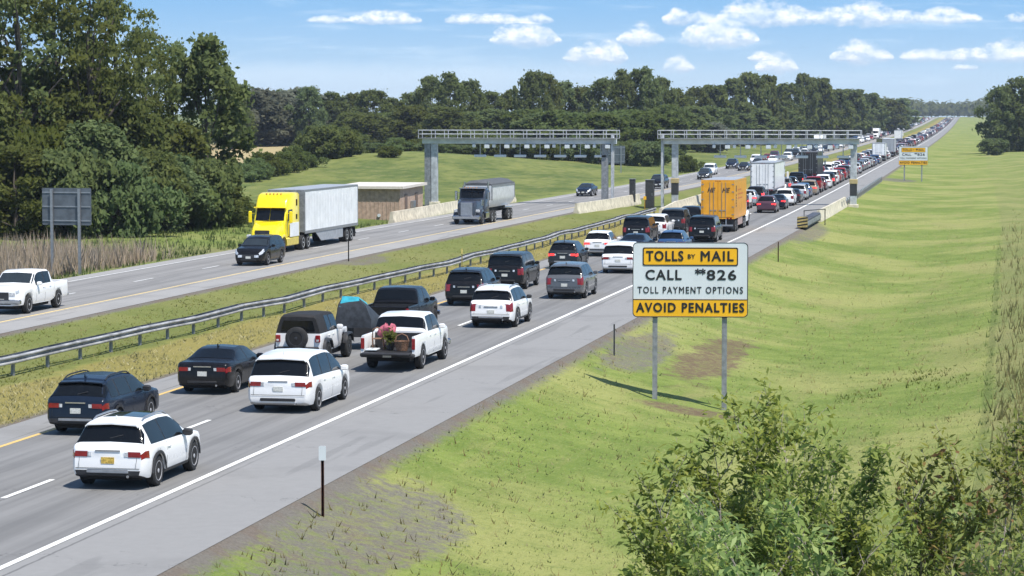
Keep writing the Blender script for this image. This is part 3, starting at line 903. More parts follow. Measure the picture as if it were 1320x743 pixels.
        g = MB(); g.box(-W/2+.13, W/2-.13, .05, B-.03, zb+.14, zb+.18); g.box(-W/2+.13, W/2-.13, B-.08, B-.035, zb+.18, zr-.02); pt.add('bed_floor', g, M_PLASTIC)
        g = MB()
        if gate_open: g.box(-W/2+.15, W/2-.15, -.56, .03, zb+.10, zb+.17, bev=.02)
        else: g.box(-W/2+.15, W/2-.15, .0, .07, zb+.12, zr-.01, bev=.02)
        pt.add('tailgate', g, M_PLASTIC if gate_open else pm)
        g = MB(); g.box(-W/2*.97, W/2*.97, -.12, .06, .50, .64, bev=.04); pt.add('rear_bumper', g, M_CHROME if not gate_open else M_PLASTIC)
        g = MB(); g.box(-.155, .155, -.135, -.118, .51, .63); pt.add('licence_plate', g, M_PLATE)
        g = MB(); g.box(-W/2*.97, W/2*.97, L-.02, L+.12, .48, .70, bev=.05); pt.add('front_bumper', g, M_CHROME)
        g = MB(); g.box(-W*.36, W*.36, .25, B+.2, R*.8, zb+.12); pt.add('chassis', g, M_UNDER)
    return pt, L

def place(pt, name, label, x0, y, heading=1, cat='car', group=None, zoff=0.0, lr=0.0, Lc=None):
    """heading 1: driving away, rear at y; -1: oncoming, nose at y"""
    x = X(x0, y); dxdy = (X(x0, y+5)-X(x0, y-5))/10
    dz = (rise(y+6)-rise(y))/6
    rz = -math.atan(dxdy)+lr
    loc = Vector((x, y, rise(y)+.004+zoff))
    if heading < 0:
        rz += PI
        loc = Vector((X(x0, y), y, rise(y)+.004+zoff))
        # nose at y means the rear (local origin) lies further away
        loc.x = X(x0, y+Lc); loc.y = y+Lc; loc.z = rise(y+Lc)+.004+zoff
    r = thing(name, label, cat, loc, rz, group)
    r.rotation_euler = (math.atan(dz)*heading, 0, rz)
    obs = pt.realise(r)
    return r, obs

WHITE = paint('white', (.78, .78, .77)); BLACK = paint('black', (.008, .008, .009)); NAVY = paint('dark_blue', (.009, .015, .028)); GREY = paint('grey', (.115, .118, .125), .3)
SILVER = paint('silver', (.46, .47, .48), .4); RED = paint('red', (.24, .012, .014)); MAROON = paint('maroon', (.075, .014, .022)); BLUE = paint('blue', (.03, .07, .16))
CHAR = paint('charcoal', (.028, .031, .035), .2); PURPLE = paint('plum', (.09, .045, .06), .2); TAN = paint('tan', (.30, .23, .16), .2); YELLOW = paint('yellow', (.80, .62, .012))
ORANGE = paint('orange', (.72, .33, .015)); GREEN = paint('olive_green', (.09, .10, .04))
M_SOFT = simple('black_soft_top', (.014, .014, .015), .85, var=.2, bump=.2, bscale=60)

# ------------------------------------------------------------------ lorries
M_TRAIL = simple('white_trailer_panel', (.79, .81, .82), .35, .0, .2, var=.05, vscale=1.2)
M_TRAILG = simple('trailer_roof_grey', (.36, .38, .40), .5, .2, var=.1)
M_ALU = simple('ribbed_aluminium', (.70, .72, .73), .35, .15, var=.08, vscale=3)
M_TARP = simple('dark_load_tarpaulin', (.085, .09, .095), .75, var=.15, bump=.3, bscale=8)
M_MARK = simple('dark_brown_lettering', (.05, .025, .012), .6, var=.1)
M_ORBOX = simple('orange_box_panel', (.74, .33, .012), .4, 0, .25, var=.07, vscale=1.0)
M_YELCAB = simple('yellow_cab_paint', (.86, .68, .005), .28, 0, .6, var=.03)
M_BLKBOX = simple('black_trailer_panel', (.016, .017, .019), .5, .1, .2, var=.2)
M_DKBLUE = simple('dark_cab_paint', (.045, .05, .062), .25, .2, .6, var=.1)

def text_mesh(body, size, mats, extrude=.004, shear=0.0, bold=.0, space=1.0, width=None):
    cu = bpy.data.curves.new('lettering', 'FONT'); cu.body = body; cu.size = size; cu.align_x = 'CENTER'; cu.align_y = 'CENTER'
    cu.extrude = extrude; cu.shear = shear; cu.offset = 0; cu.space_character = space; cu.resolution_u = 3
    o = bpy.data.objects.new('lettering', cu); COL.objects.link(o)
    dg = bpy.context.evaluated_depsgraph_get(); dg.update()
    me = bpy.data.meshes.new_from_object(o.evaluated_get(dg))
    bpy.data.objects.remove(o); bpy.data.curves.remove(cu)
    xs = [v.co.x for v in me.vertices]; w = max(xs)-min(xs); cx = (max(xs)+min(xs))/2
    k = width/w if width else 1
    for v in me.vertices: v.co.x = (v.co.x-cx)*k
    if bold:                       # heavier strokes: the outline laid down again, shifted a little
        bm = bmesh.new(); bm.from_mesh(me)
        for i, (dx, dy) in enumerate(((bold, 0), (-bold, 0), (0, bold), (0, -bold), (bold*.7, bold*.7), (-bold*.7, bold*.7), (bold*.7, -bold*.7), (-bold*.7, -bold*.7))):
            n0 = len(bm.verts); bm.from_mesh(me); bm.verts.ensure_lookup_table()
            for v in bm.verts[n0:]: v.co.x += dx; v.co.y += dy; v.co.z += .0004*(i+1)
        bm.to_mesh(me); bm.free()
    me.materials.clear()
    for m in mats: me.materials.append(m)
    return me

def dual_wheels(pt, axles, half, R=.50, rimm=None, single=False, lod=0):
    t, r = wheel_meshes(R, .28 if single else .56, 'steel')
    for a in axles:
        for sd in (1, -1):
            i = pt.add('wheel', t, M_TYRE, None, (sd*(half-(.14 if single else .28)), a, R), 0 if sd > 0 else PI)
            pt.add('rim', r, [rimm or M_SILVER, M_UNDER], i)

def box_trailer(pt, y0, y1, wall, roof, z0=1.18, z1=4.08, W=2.59, skirt=None, ribs=0, frame=None):
    """rear at y0; returns indices"""
    w = W/2
    g = MB(); g.box(-w, w, y0, y1, z0, z1-.03, bev=.04)
    for i in range(1, ribs):
        q = y0+(y1-y0)*i/ribs
        for sd in (1, -1):
            x0, x1 = sorted((sd*(w-.005), sd*(w+.009))); g.box(x0, x1, q-.03, q+.03, z0+.1, z1-.15)
    b = pt.add('trailer_box', g, wall)
    g = MB(); g.box(-w+.015, w-.015, y0+.02, y1-.02, z1-.028, z1); pt.add('trailer_roof', g, roof, b)
    g = MB()
    for sd in (1, -1):
        x0, x1 = sorted((sd*(w-.02), sd*(w+.015))); g.box(x0, x1, y0+.01, y1-.01, z0-.10, z0+.10); g.box(x0, x1, y0+.01, y1-.01, z1-.14, z1-.02)
    g.box(-w-.012, w+.012, y0-.02, y0+.10, z0-.10, z0+.02); g.box(-w-.012, w+.012, y0-.02, y0+.10, z1-.16, z1-.01)
    for sd in (1, -1):
        x0, x1 = sorted((sd*(w-.09), sd*(w+.014))); g.box(x0, x1, y0-.018, y0+.12, z0, z1-.05)
    for sd in (1, -1):
        x0, x1 = sorted((sd*(w-.02), sd*(w+.014))); g.box(x0, x1, y1-.14, y1+.014, z0, z1-.03)
    pt.add('trailer_frame', g, frame or M_SILVER, b)
    g = MB(); g.box(-.42, .42, y0+.3, y1-.3, z0-.32, z0-.02); g.box(-1.0, 1.0, y0+.8, y0+3.4, .55, z0-.1); pt.add('trailer_chassis', g, M_UNDER)
    if skirt:
        for sd in (1, -1):
            x0, x1 = sorted((sd*(w-.05), sd*(w-.02))); g = MB()
            g.loft([[(x0, skirt[0], .42), (x1, skirt[0], .42), (x1, skirt[0], z0-.05), (x0, skirt[0], z0-.05)], [(x0, skirt[1], .42), (x1, skirt[1], .42), (x1, skirt[1]+1.6, z0-.05), (x0, skirt[1]+1.6, z0-.05)]])
            pt.add('side_skirt', g, M_TRAILG)
    return b

def rear_gear(pt, y0, w=1.28, z0=1.18, z1=4.05, doors=True, light=True, dm=None, seamm=None):
    if doors:
        for sd in (1, -1):
            x0, x1 = sorted((sd*.018, sd*(w-.10))); g = MB(); g.box(x0, x1, y0-.035, y0+.005, z0+.04, z1-.17, bev=.012); d = pt.add('rear_door', g, dm)
            g = MB()
            for xx in (.32, .62):
                g.tube((sd*xx, y0-.055, z0+.05), (sd*xx, y0-.055, z1-.18), .018, seg=6)
                g.box(min(sd*xx, sd*(xx-.22)), max(sd*xx, sd*(xx-.22)), y0-.07, y0-.05, z0+.55, z0+.60)
            pt.add('locking_bar', g, M_SILVER, d)
            for i in range(5):
                g = MB(); zz = z0+.25+i*(z1-z0-.6)/4; xa, xb = sorted((sd*(w-.18), sd*(w-.02))); g.box(xa, xb, y0-.05, y0-.01, zz-.04, zz+.04)
                pt.add('door_hinge', g, M_POST, d)
    g = MB(); g.box(-w+.1, w-.1, y0+.02, y0+.14, .48, .60); g.box(-.7, -.6, y0+.03, y0+.12, .55, z0-.1); g.box(.6, .7, y0+.03, y0+.12, .55, z0-.1); pt.add('underride_guard', g, M_SILVER)
    if light:
        for sd in (1, -1):
            g = MB()
            for i in range(2):
                x0, x1 = sorted((sd*(w-.18-i*.24), sd*(w-.34-i*.24))); g.box(x0, x1, y0-.03, y0, z0-.10, z0-.0)
            pt.add('tail_light', g, M_TAIL)
            x0, x1 = sorted((sd*(w-.66), sd*(w-.04))); g = MB(); g.box(x0, x1, y0+.55, y0+.57, .28, 1.0); pt.add('mud_flap', g, M_PLASTIC)
        for xx in (-.16, 0, .16):
            g = MB(); g.box(xx-.05, xx+.05, y0-.028, y0, z1-.12, z1-.07); pt.add('marker_light', g, M_TAIL)

def tractor(pt, yb, pm, sleeper=True, high=True, roofm=None, stripe=None, old=False, L=7.0, low=None):
    """conventional tractor, nose forward; yb = back of the cab. returns nose y"""
    w = 1.20
    zc = 3.95 if high else 3.05
    ys = yb; yw = yb+(3.0 if sleeper else 1.6)         # base of the windscreen
    yn = yw+(1.75 if not old else 2.1)
    def sec(y, ww, z0, z1, c=.16):
        return [(-ww+c*.5, y, z0), (ww-c*.5, y, z0), (ww, y, z0+c*.6), (ww*.99, y, z1-c), (ww*.93, y, z1-c*.3), (ww*.82, y, z1), (-ww*.82, y, z1), (-ww*.93, y, z1-c*.3), (-ww*.99, y, z1-c), (-ww, y, z0+c*.6)]
    g = MB()
    if high: R = [sec(ys, w, .95, zc-.05), sec(ys+.1, w+.02, .9, zc), sec(ys+1.2, w+.02, .9, zc), sec(ys+1.9, w*.98, .9, zc-.12, .25), sec(yw-.55, w*.93, .9, zc-.55, .35), sec(yw-.42, w*.92, .9, 2.95, .2), sec(yw, w*.90, .9, 2.05, .12)]
    else: R = [sec(ys, w*.95, .95, zc-.03), sec(ys+.1, w*.96, .9, zc), sec(yw-.45, w*.95, .9, zc-.02, .18), sec(yw-.35, w*.94, .9, zc-.1, .18), sec(yw, w*.92, .9, 2.10, .12)]
    g.loft(R); cab = pt.add('cab', g, pm)
    nz = 1.70 if not old else 1.95
    g = MB(); R = [sec(yw-.05, w*.86, .75, 2.06, .2), sec(yw+.6, w*.80, .72, 1.98, .25), sec(yn-.45, w*.72, .66, nz+.05, .3), sec(yn-.1, w*.66, .62, nz-.12, .3), sec(yn, w*.6, .62, nz-.35, .2)]
    g.loft(R); hood = pt.add('hood', g, pm)
    # windscreen in two raked panes
    zt, zb_ = (2.93, 2.12) if high else (2.92, 2.18)
    yt = yw-.40 if high else yw-.33
    g = MB()
    for sd in (1, -1):
        o = .03
        g.loft([[(sd*.02, yw+.02-o*.0, zb_), (sd*w*.82, yw-.06, zb_), (sd*w*.80, yt-.04, zt), (sd*.02, yt+.04, zt)], [(sd*.02, yw+.05, zb_+.02), (sd*w*.82, yw-.03, zb_+.02), (sd*w*.80, yt-.01, zt+.02), (sd*.02, yt+.07, zt+.02)]])
    pt.add('windshield', g, M_GLASS, cab)
    g = MB(); g.box(-w*.95, w*.95, yt+.0, yt+.30, zt+.02, zt+.10, bev=.03); pt.add('sun_visor', g, pm if not old else M_SILVER, cab)
    for sd in (1, -1):
        g = MB(); xx = sd*(w*1.0); x0, x1 = sorted((xx-sd*.04, xx+sd*.012))
        q0 = yw-1.30
        g.loft([[(x0, q0, 2.10), (x1, q0, 2.10), (x1, q0, 2.85), (x0, q0, 2.85)], [(x0-sd*.02, yw-.45, 2.10), (x1-sd*.02, yw-.45, 2.10), (x1-sd*.07, yw-.62, 2.83), (x0-sd*.07, yw-.62, 2.83)]]); pt.add('side_window', g, M_GLASSL, cab)
        if sleeper and high:
            g = MB(); x0, x1 = sorted((sd*1.18, sd*1.232)); g.box(x0, x1, ys+.55, ys+.85, 3.05, 3.5, bev=.02); pt.add('vent_window', g, M_GLASS, cab)
            g = MB(); x0, x1 = sorted((sd*1.18, sd*1.232)); g.box(x0, x1, ys+.55, ys+.9, 2.15, 2.5, bev=.02); pt.add('sleeper_window', g, M_GLASS, cab)
        g = MB(); x0, x1 = sorted((sd*1.30, sd*1.52)); g.box(x0, x1, yw-.30, yw-.16, 1.95, 2.75, bev=.05); g.tube((sd*1.1, yw-.25, 2.6), (sd*1.4, yw-.23, 2.6), .02); pt.add('mirror', g, pm if not old else M_CHROME, cab)
        # fender
        P = []; fy = yn-1.0
        for i in range(11):
            an = PI*i/10; P.append([Vector((sd*.70, fy+.72*math.cos(an), .55+.72*math.sin(an))), Vector((sd*1.20, fy+.72*math.cos(an), .55+.70*math.sin(an))), Vector((sd*1.22, fy+.70*math.cos(an), .50+.62*math.sin(an)))])
        g = MB(); g.grid(P); g.grid([[p-Vector((0, 0, .03)) for p in r] for r in P]); pt.add('fender', g, pm, hood)
        g = MB(); x0, x1 = sorted((sd*.70, sd*1.10)); g.box(x0, x1, yn-.32, yn-.10, 1.02, 1.26, bev=.05); pt.add('headlight', g, M_HEAD, hood)
        g = MB(); x0, x1 = sorted((sd*.72, sd*1.22)); g.box(x0, x1, ys+.2, yw-.1, .42, .98, bev=.06); pt.add('side_fairing', g, (low or pm) if not old else M_CHROME)
    g = MB(); g.box(-.50, .50, yn-.08, yn+.02, .72, 1.55 if not old else 1.85, bev=.03); pt.add('grille', g, M_PLASTIC if not old else M_SILVER, hood)
    g = MB(); g.box(-1.18, 1.18, yn-.12, yn+.22, .42, .78, bev=.08); pt.add('bumper', g, pm if not old else M_CHROME)
    g = MB(); g.box(-.42, .42, yb-2.8, yn-.2, .62, .92); g.box(-1.0, 1.0, yb-2.6, yb-.3, .45, 1.0); pt.add('chassis', g, M_UNDER)
    dual_wheels(pt, (yn-1.0,), 1.20, single=True)
    dual_wheels(pt, (yb-.85, yb-2.1), 1.24, rimm=M_ALU)
    for xx in (-.5, -.25, 0, .25, .5):
        g = MB(); g.box(xx-.05, xx+.05, yb+1.9, yb+2.0, zc-.10 if high else zc-.02, zc-.04 if high else zc+.04); pt.add('marker_light', g, M_AMBER, cab)
    if old:
        for sd in (1, -1):
            g = MB(); g.tube((sd*1.02, yb-.15, 1.0), (sd*1.02, yb-.15, 3.5), .08, seg=10); pt.add('exhaust_stack', g, M_CHROME)
            g = MB(); g.tube((sd*.95, yw+.4, 1.55), (sd*.95, yw+.4, 2.05), .16, seg=12); pt.add('air_cleaner', g, M_CHROME)
    return yn+.22

# orange box lorry seen from behind
pt = Parts()
b = box_trailer(pt, 0, 9.4, M_ORBOX, M_TRAILG, z0=1.15, z1=4.10, ribs=9, frame=M_ORBOX)
rear_gear(pt, 0, z0=1.15, z1=4.10, dm=M_ORBOX)
for sd in (1, -1):
    x0, x1 = sorted((sd*1.24, sd*1.27)); g = MB(); g.box(x0, x1, 3.2, 6.8, .45, 1.06); pt.add('side_skirt', g, simple('dusty_pink_skirt', (.42, .30, .26), .6))
dual_wheels(pt, (1.5, 2.7), 1.26, R=.5); tractor(pt, 10.4, paint('white_cab', (.75, .75, .74)), sleeper=False, high=False)
lor, obs = place(pt, 'box_truck', 'orange box truck with two lettered rear doors in front of the right gantry', -22.35, 199.5, cat='truck')
doors = [o for o in obs if o.name.startswith('rear_door')]
LM = text_mesh('HE', .50, [M_MARK], shear=.35, bold=.018, width=.60)
for d, xx in ((doors[0], .65), (doors[1], -.50)):
    o = link('lettering', LM, d); o.location = (xx, -.042, 3.28); o.rotation_euler = (PI/2, 0, 0)
side = obs[b]
g = MB(); g.box(1.296, 1.304, 1.05, 1.75, 3.15, 3.62); pt2 = g.build('side_mark', M_MARK, side)
g = MB()
for i in range(5): g.box(1.296, 1.304, 1.1, 1.7, 1.95+i*.21, 2.10+i*.21)
g.build('side_mark', M_MARK, side)
g = MB()
for i, (a, c_) in enumerate(((2.6, 5.2), (2.6, 6.8), (2.6, 6.2))): g.box(1.304, 1.309, a, c_, 3.2-i*.33, 3.31-i*.33)
g.build('side_mark', simple('faded_red_lettering', (.55, .16, .03), .6), side)

# white semi further up
pt = Parts()
box_trailer(pt, 0, 14.0, M_TRAIL, M_TRAILG, ribs=12); rear_gear(pt, 0, dm=M_TRAIL)
dual_wheels(pt, (1.8, 3.0), 1.26); tractor(pt, 14.9, paint('white_cab', (.75, .75, .74)))
place(pt, 'semi_truck', 'white box semi trailer seen from behind, left lane beyond the orange trailer', -25.5, 276, cat='truck')
pt = Parts()
box_trailer(pt, 0, 12.5, M_BLKBOX, M_TARP, ribs=8, frame=M_BLKBOX, z1=4.15); rear_gear(pt, 0, dm=M_BLKBOX, z1=4.15)
dual_wheels(pt, (1.6, 2.8), 1.26); tractor(pt, 13.4, BLACK, high=True, old=True)
place(pt, 'semi_truck', 'black semi trailer seen from behind, left lane ahead of the white semi trailer', -25.5, 352, cat='truck')
pt = Parts()
box_trailer(pt, 0, 7.5, M_TRAIL, M_TRAILG, z1=3.7, ribs=6); rear_gear(pt, 0, dm=M_TRAIL, z1=3.7); dual_wheels(pt, (1.8,), 1.24); tractor(pt, 8.0, paint('white_cab', (.75, .75, .74)), sleeper=False, high=False)
place(pt, 'box_truck', 'small white box truck seen from behind, left of the far yellow and grey toll sign', -22.0, 520, cat='truck')
pt = Parts()
box_trailer(pt, 0, 15.0, simple('lilac_grey_trailer', (.40, .40, .44), .45, var=.1), M_TRAIL, ribs=12); rear_gear(pt, 0, dm=M_TRAILG); dual_wheels(pt, (1.8, 3.0), 1.26); tractor(pt, 15.9, MAROON)
place(pt, 'semi_truck', 'pale grey semi trailer seen from behind, just ahead of the small white box truck', -21.9, 575, cat='truck')
pt = Parts()
box_trailer(pt, 0, 8.5, GREEN, M_TARP, z1=3.5, ribs=7, frame=GREEN); rear_gear(pt, 0, dm=GREEN, z1=3.5); dual_wheels(pt, (1.6, 2.8), 1.24); tractor(pt, 9.2, BLACK, sleeper=False, high=False)
place(pt, 'dump_truck', 'olive green refuse trailer seen from behind in the far left lane of the queue', -25.6, 640, cat='truck')

# yellow semi, oncoming
pt = Parts()
box_trailer(pt, 0, 14.3, M_TRAIL, M_TRAILG, skirt=(4.2, 10.0), ribs=20); rear_gear(pt, 0, dm=M_TRAIL)
g = MB(); g.box(-1.31, 1.31, 14.28, 14.36, 1.2, 4.05); pt.add('front_wall', g, M_POST)
dual_wheels(pt, (1.7, 2.95), 1.26, rimm=M_ALU)
Ly = tractor(pt, 15.3, M_YELCAB, low=simple('dusty_yellow_fairing', (.62, .50, .10), .45))
for sd in (1, -1):
    g = MB(); x0, x1 = sorted((sd*1.20, sd*1.236)); g.box(x0, x1, 15.5, 17.6, 1.02, 1.95); pt.add('white_side_panel', g, M_TRAIL)
place(pt, 'semi_truck', 'yellow semi truck with white trailer, driving towards the camera behind a black car', -48.5, 162.2, -1, 'truck', Lc=Ly)

# dark tipper semi, oncoming
pt = Parts(); w = 1.25
g = MB(); R = []
for q, a in ((0, 0), (9.6, 0)):
    R.append([(-w*.62, q, 1.25), (w*.62, q, 1.25), (w*.96, q, 1.75), (w, q, 2.1), (w, q, 3.15), (-w, q, 3.15), (-w, q, 2.1), (-w*.96, q, 1.75)])
g.loft(R); b = pt.add('tipper_body', g, M_ALU)
g = MB(); R = []
for q, h in ((0, .18), (.6, .42), (9.0, .42), (9.6, .18)):
    R.append([(-w-.01, q, 3.16), (w+.01, q, 3.16), (w*.98, q, 3.22+h*.2), (w*.6, q, 3.22+h*.8), (0, q, 3.22+h), (-w*.6, q, 3.22+h*.8), (-w*.98, q, 3.22+h*.2)])
g.loft(R); pt.add('load_cover', g, M_TARP, b)
g = MB()
for sd in (1, -1):
    x0, x1 = sorted((sd*(w-.02), sd*(w+.04))); g.box(x0, x1, 0, 9.62, 3.05, 3.17)
    g.box(x0, x1, 9.45, 9.62, 1.9, 3.1); g.box(x0, x1, 0, .15, 1.9, 3.1)
pt.add('body_rim', g, M_POST, b)
g = MB(); g.box(-.42, .42, .2, 9.5, .8, 1.24); pt.add('trailer_chassis', g, M_UNDER)
dual_wheels(pt, (1.2, 2.5), 1.24, rimm=M_ALU)
for sd in (1, -1):
    g = MB(); x0, x1 = sorted((sd*.62, sd*1.2)); g.box(x0, x1, .3, 3.4, 1.06, 1.10); pt.add('mudguard', g, M_CHROME)
Ly = tractor(pt, 10.2, M_DKBLUE, sleeper=False, high=False, old=True)
place(pt, 'tipper_truck', 'dark tipper truck with silver covered trailer, driving towards the camera near the left gantry', -45.1, 209.3, -1, 'truck', Lc=Ly)

# ------------------------------------------------------------------ street furniture
M_CONC = simple('cream_concrete', (.58, .53, .41), .85, var=.14, vscale=1.6, bump=.2)
M_SIGNW = simple('white_sign_sheeting', (.60, .64, .66), .35, var=.03, vscale=.8)
M_SIGNY = simple('amber_sign_sheeting', (.80, .42, .01), .35, var=.03, vscale=.8)
M_INK = simple('black_sign_legend', (.012, .012, .014), .45, var=.02)
M_SIGNB = simple('grey_sign_back', (.13, .15, .17), .5, .3, var=.12, vscale=2)
M_SHED = simple('brown_shed_cladding', (.45, .32, .24), .75, var=.12, vscale=3, bump=.2, bscale=12)
M_SHEDR = simple('pale_shed_roof', (.66, .60, .52), .5, var=.06)
M_CAB = simple('dark_cabinet', (.045, .045, .047), .5, .2, var=.15)

def rrect(w, h, r, y, n=6):
    pts = []
    for cx, cz, a0 in ((w/2-r, h/2-r, 0), (-w/2+r, h/2-r, PI/2), (-w/2+r, -h/2+r, PI), (w/2-r, -h/2+r, 1.5*PI)):
        for i in range(n+1):
            a = a0+PI/2*i/n; pts.append((cx+r*math.cos(a), y, cz+r*math.sin(a)))
    return pts
def plate(mb, w, h, r, y0, y1, cx=0, cz=0):
    A = [(x+cx, y, z+cz) for x, y, z in rrect(w, h, r, y0)]; B = [(x+cx, y, z+cz) for x, y, z in rrect(w, h, r, y1)]
    mb.loft([A, B])

def toll_sign(x0, y, zc, label, rz, group):
    x = X(x0, y); gzz = gz0(x0, y)
    t = thing('toll_sign', label, 'road sign', (x, y, gzz), rz, group)
    zc -= gzz; w, h = 4.14, 2.70
    g = MB(); plate(g, w, h, .16, -.03, .03, 0, zc); pn = g.build('panel', M_SIGNW, t)
    # dark rim
    g = MB(); o = rrect(w, h, .16, -.036); i = rrect(w-.05, h-.05, .14, -.036)
    for k in range(len(o)):
        k2 = (k+1) % len(o)
        g.quad(*[(p[0], p[1], p[2]+zc) for p in (o[k], o[k2], i[k2], i[k])])
    g.build('rim', M_INK, pn)
    g = MB(); plate(g, 3.42, .66, .06, -.040, -.032, 0, zc+.84); b1 = g.build('amber_band', M_SIGNY, pn)
    g = MB(); o = rrect(3.42, .66, .06, -.046); i = rrect(3.34, .58, .05, -.046)
    for k in range(len(o)):
        k2 = (k+1) % len(o)
        g.quad(*[(p[0], p[1], p[2]+zc+.84) for p in (o[k], o[k2], i[k2], i[k])])
    g.build('band_border', M_INK, b1)
    # bottom band follows the rounded lower corners
    g = MB(); wb, hb = w-.06, .62; pts = []
    zb0 = zc-h/2+.035
    for a0, cx in ((PI, -wb/2+.13), (1.5*PI, wb/2-.13)):
        for k in range(7):
            a = a0+PI/2*k/6; pts.append((cx+.13*math.cos(a), zb0+.13+.13*math.sin(a)))
    pts += [(wb/2, zb0+hb), (-wb/2, zb0+hb)]
    g.loft([[(p[0], -.040, p[1]) for p in pts], [(p[0], -.032, p[1]) for p in pts]]); b2 = g.build('amber_band', M_SIGNY, pn)
    g = MB(); g.box(-wb/2, wb/2, -.046, -.041, zb0+hb-.03, zb0+hb); g.build('band_border', M_INK, b2)
    def word(s, size, width, cx, cz, bold, yy=-.046, sp=1.05):
        o = link('lettering', text_mesh(s, size, [M_INK], extrude=.003, bold=bold, space=sp, width=width), pn)
        o.location = (cx, yy, zc+cz); o.rotation_euler = (PI/2, 0, 0); return o
    word('TOLLS', .50, 1.32, -.92, .84, .014, -.050, 1.15)
    word('BY', .22, .26, .04, .84, .003, -.050)
    word('MAIL', .50, 1.16, .96, .84, .014, -.050, 1.2)
    word('CALL', .50, 1.28, -.96, .16, .013, -.040, 1.15)
    word('826', .50, 1.04, 1.12, .16, .013, -.040, 1.15)
    word('**', .46, .36, .36, .21, .012, -.040, 1.0)
    word('TOLL PAYMENT OPTIONS', .34, 3.78, 0, -.38, .004, -.040, 1.25)
    word('AVOID PENALTIES', .46, 3.86, 0, zb0+hb/2-zc-.01, .015, -.050, 1.2)
    for sd in (-1.26, 1.24):
        zg = gz(x+sd*math.cos(rz), y+sd*math.sin(rz))-gzz
        g = MB(); g.box(sd-.09, sd+.09, .05, .062, zg-.3, zc+h/2-.1); g.box(sd-.012, sd+.012, .062, .15, zg-.3, zc+h/2-.1); g.box(sd-.09, sd+.09, .15, .162, zg-.3, zc+h/2-.1)
        g.build('post', M_POST, t)
        g = MB(); g.box(sd-.10, sd+.10, .03, .05, zc-h/2-.02, zc-h/2+.10); g.build('bracket', M_INK, t)
    for dz in (-.9, 0, .9):
        g = MB(); g.box(-w/2+.1, w/2-.1, .03, .05, zc+dz-.03, zc+dz+.03); g.build('stiffener', M_SILVER, t)
toll_sign(-11.3, 91.5, 3.19, 'large white and amber toll sign on two steel posts in the foreground grass', math.radians(8), 'toll by mail signs along the verge')
toll_sign(-11.8, 376, 3.35, 'small far away amber and grey toll sign beside the road, beyond the right gantry', math.radians(6), 'toll by mail signs along the verge')

def sign_back(x, y, w, h, zc, label, rz=math.radians(-4)):
    z = gz(x, y); t = thing('road_sign', label, 'road sign', (x, y, z), rz)
    g = MB(); plate(g, w, h, .08, -.02, .02, 0, zc); pn = g.build('panel', M_SIGNB, t)
    for k in range(3):
        g = MB(); zz = zc+(k-1)*h*.38; g.box(-w/2+.03, w/2-.03, -.055, -.02, zz-.035, zz+.035); g.build('stiffener', M_SILVER, t)
    for sd in (-.29*w, .27*w):
        g = MB(); g.box(sd-.08, sd+.08, -.075, -.06, -.4, zc+h/2-.05); g.box(sd-.012, sd+.012, -.16, -.075, -.4, zc+h/2-.05); g.box(sd-.08, sd+.08, -.172, -.16, -.4, zc+h/2-.05); g.build('post', M_SILVER, t)
sign_back(-55.0, 144.0, 3.15, 2.2, 4.1, 'grey back of a road sign on two posts in reeds, behind the white pickup')
sign_back(-63.5, 415, 2.8, 2.9, 3.0, 'dark blue grey sign back seen just right of the left gantry posts', 0)
x, y = ray(1071, 900); sign_back(x, y, 6.0, 2.4, 1.9, 'wide grey sign back at the tree line above the right gantry', 0)

# marker posts
def marker(x0, y, h, label, tagm=None, postm=M_RUST, w=.035, tw=.085, th=.34, cat='marker post', group=None):
    z = gz0(x0, y); t = thing('marker_post', label, cat, (X(x0, y), y, z), .15, group)
    g = MB(); g.box(-w, w, -.012, .0, -.3, h); g.box(-w, -w+.012, -.04, -.012, -.3, h); g.box(w-.012, w, -.04, -.012, -.3, h); g.build('post', postm, t)
    if tagm:
        g = MB(); plate(g, tw*2, th, .03, -.060, -.045, 0, h-th/2+.05); g.build('reflector', tagm, t)
marker(-15.75, 57.6, 1.62, 'brown steel marker post with white reflector on gravel by the shoulder', M_SIGNW)
marker(-15.4, 100.2, 1.25, 'thin dull grey marker post at pavement edge, left of the large toll sign', None, M_POST)
marker(-14.9, 168, 1.3, 'thin rusty marker post in grass just before the crash cushion', None, M_RUST)
marker(-41.0, 156.5, 1.4, 'thin dark marker post in the median beside the black car on far road', None, M_CAB)
marker(-31.2, 145, 1.5, 'short yellow marker post behind the guard rail above the black vehicles', simple('faded_yellow_marker', (.52, .44, .14), .6), simple('faded_yellow_marker', (.52, .44, .14), .6), w=.03, tw=.05, th=.3)
marker(-34.6, 246, 1.5, 'small yellow marker by the median barrier left of the orange trailer', M_SIGNY, M_SIGNY, tw=.14)

# median guard rail: two W beams on posts
GR = [(-37.4, 48), (-36.4, 66), (-35.4, 86), (-34.0, 113), (-32.4, 150), (-32.2, 184), (-32.0, 215), (-31.9, 236)]
def grx(y): return interp([(b, a) for a, b in GR], y)
gr_o = thing('guard_rail', 'long steel W beam guard rail running along the grass median', 'guard rail', (X(grx(100), 100), 100, gz0(grx(100), 100)))
og = Vector(gr_o.location)
WPROF = [(-.0, -.155), (.03, -.15), (.07, -.115), (.07, -.08), (-.045, -.02), (-.045, .02), (.07, .08), (.07, .115), (.03, .15), (.0, .155)]
ys = [48+3.0*i for i in range(63)]
for sd in (1, -1):
    g = MB(); P = []
    for yy in ys:
        x0 = grx(yy); zz = gz0(x0, yy); P.append([Vector((X(x0, yy)+sd*(.16+dx), yy, zz+.62+dz))-og for dx, dz in WPROF])
    g.grid(P); g.grid([[p-Vector((sd*.006, 0, 0)) for p in r] for r in P])
    g.build('rail', M_RAIL, gr_o)
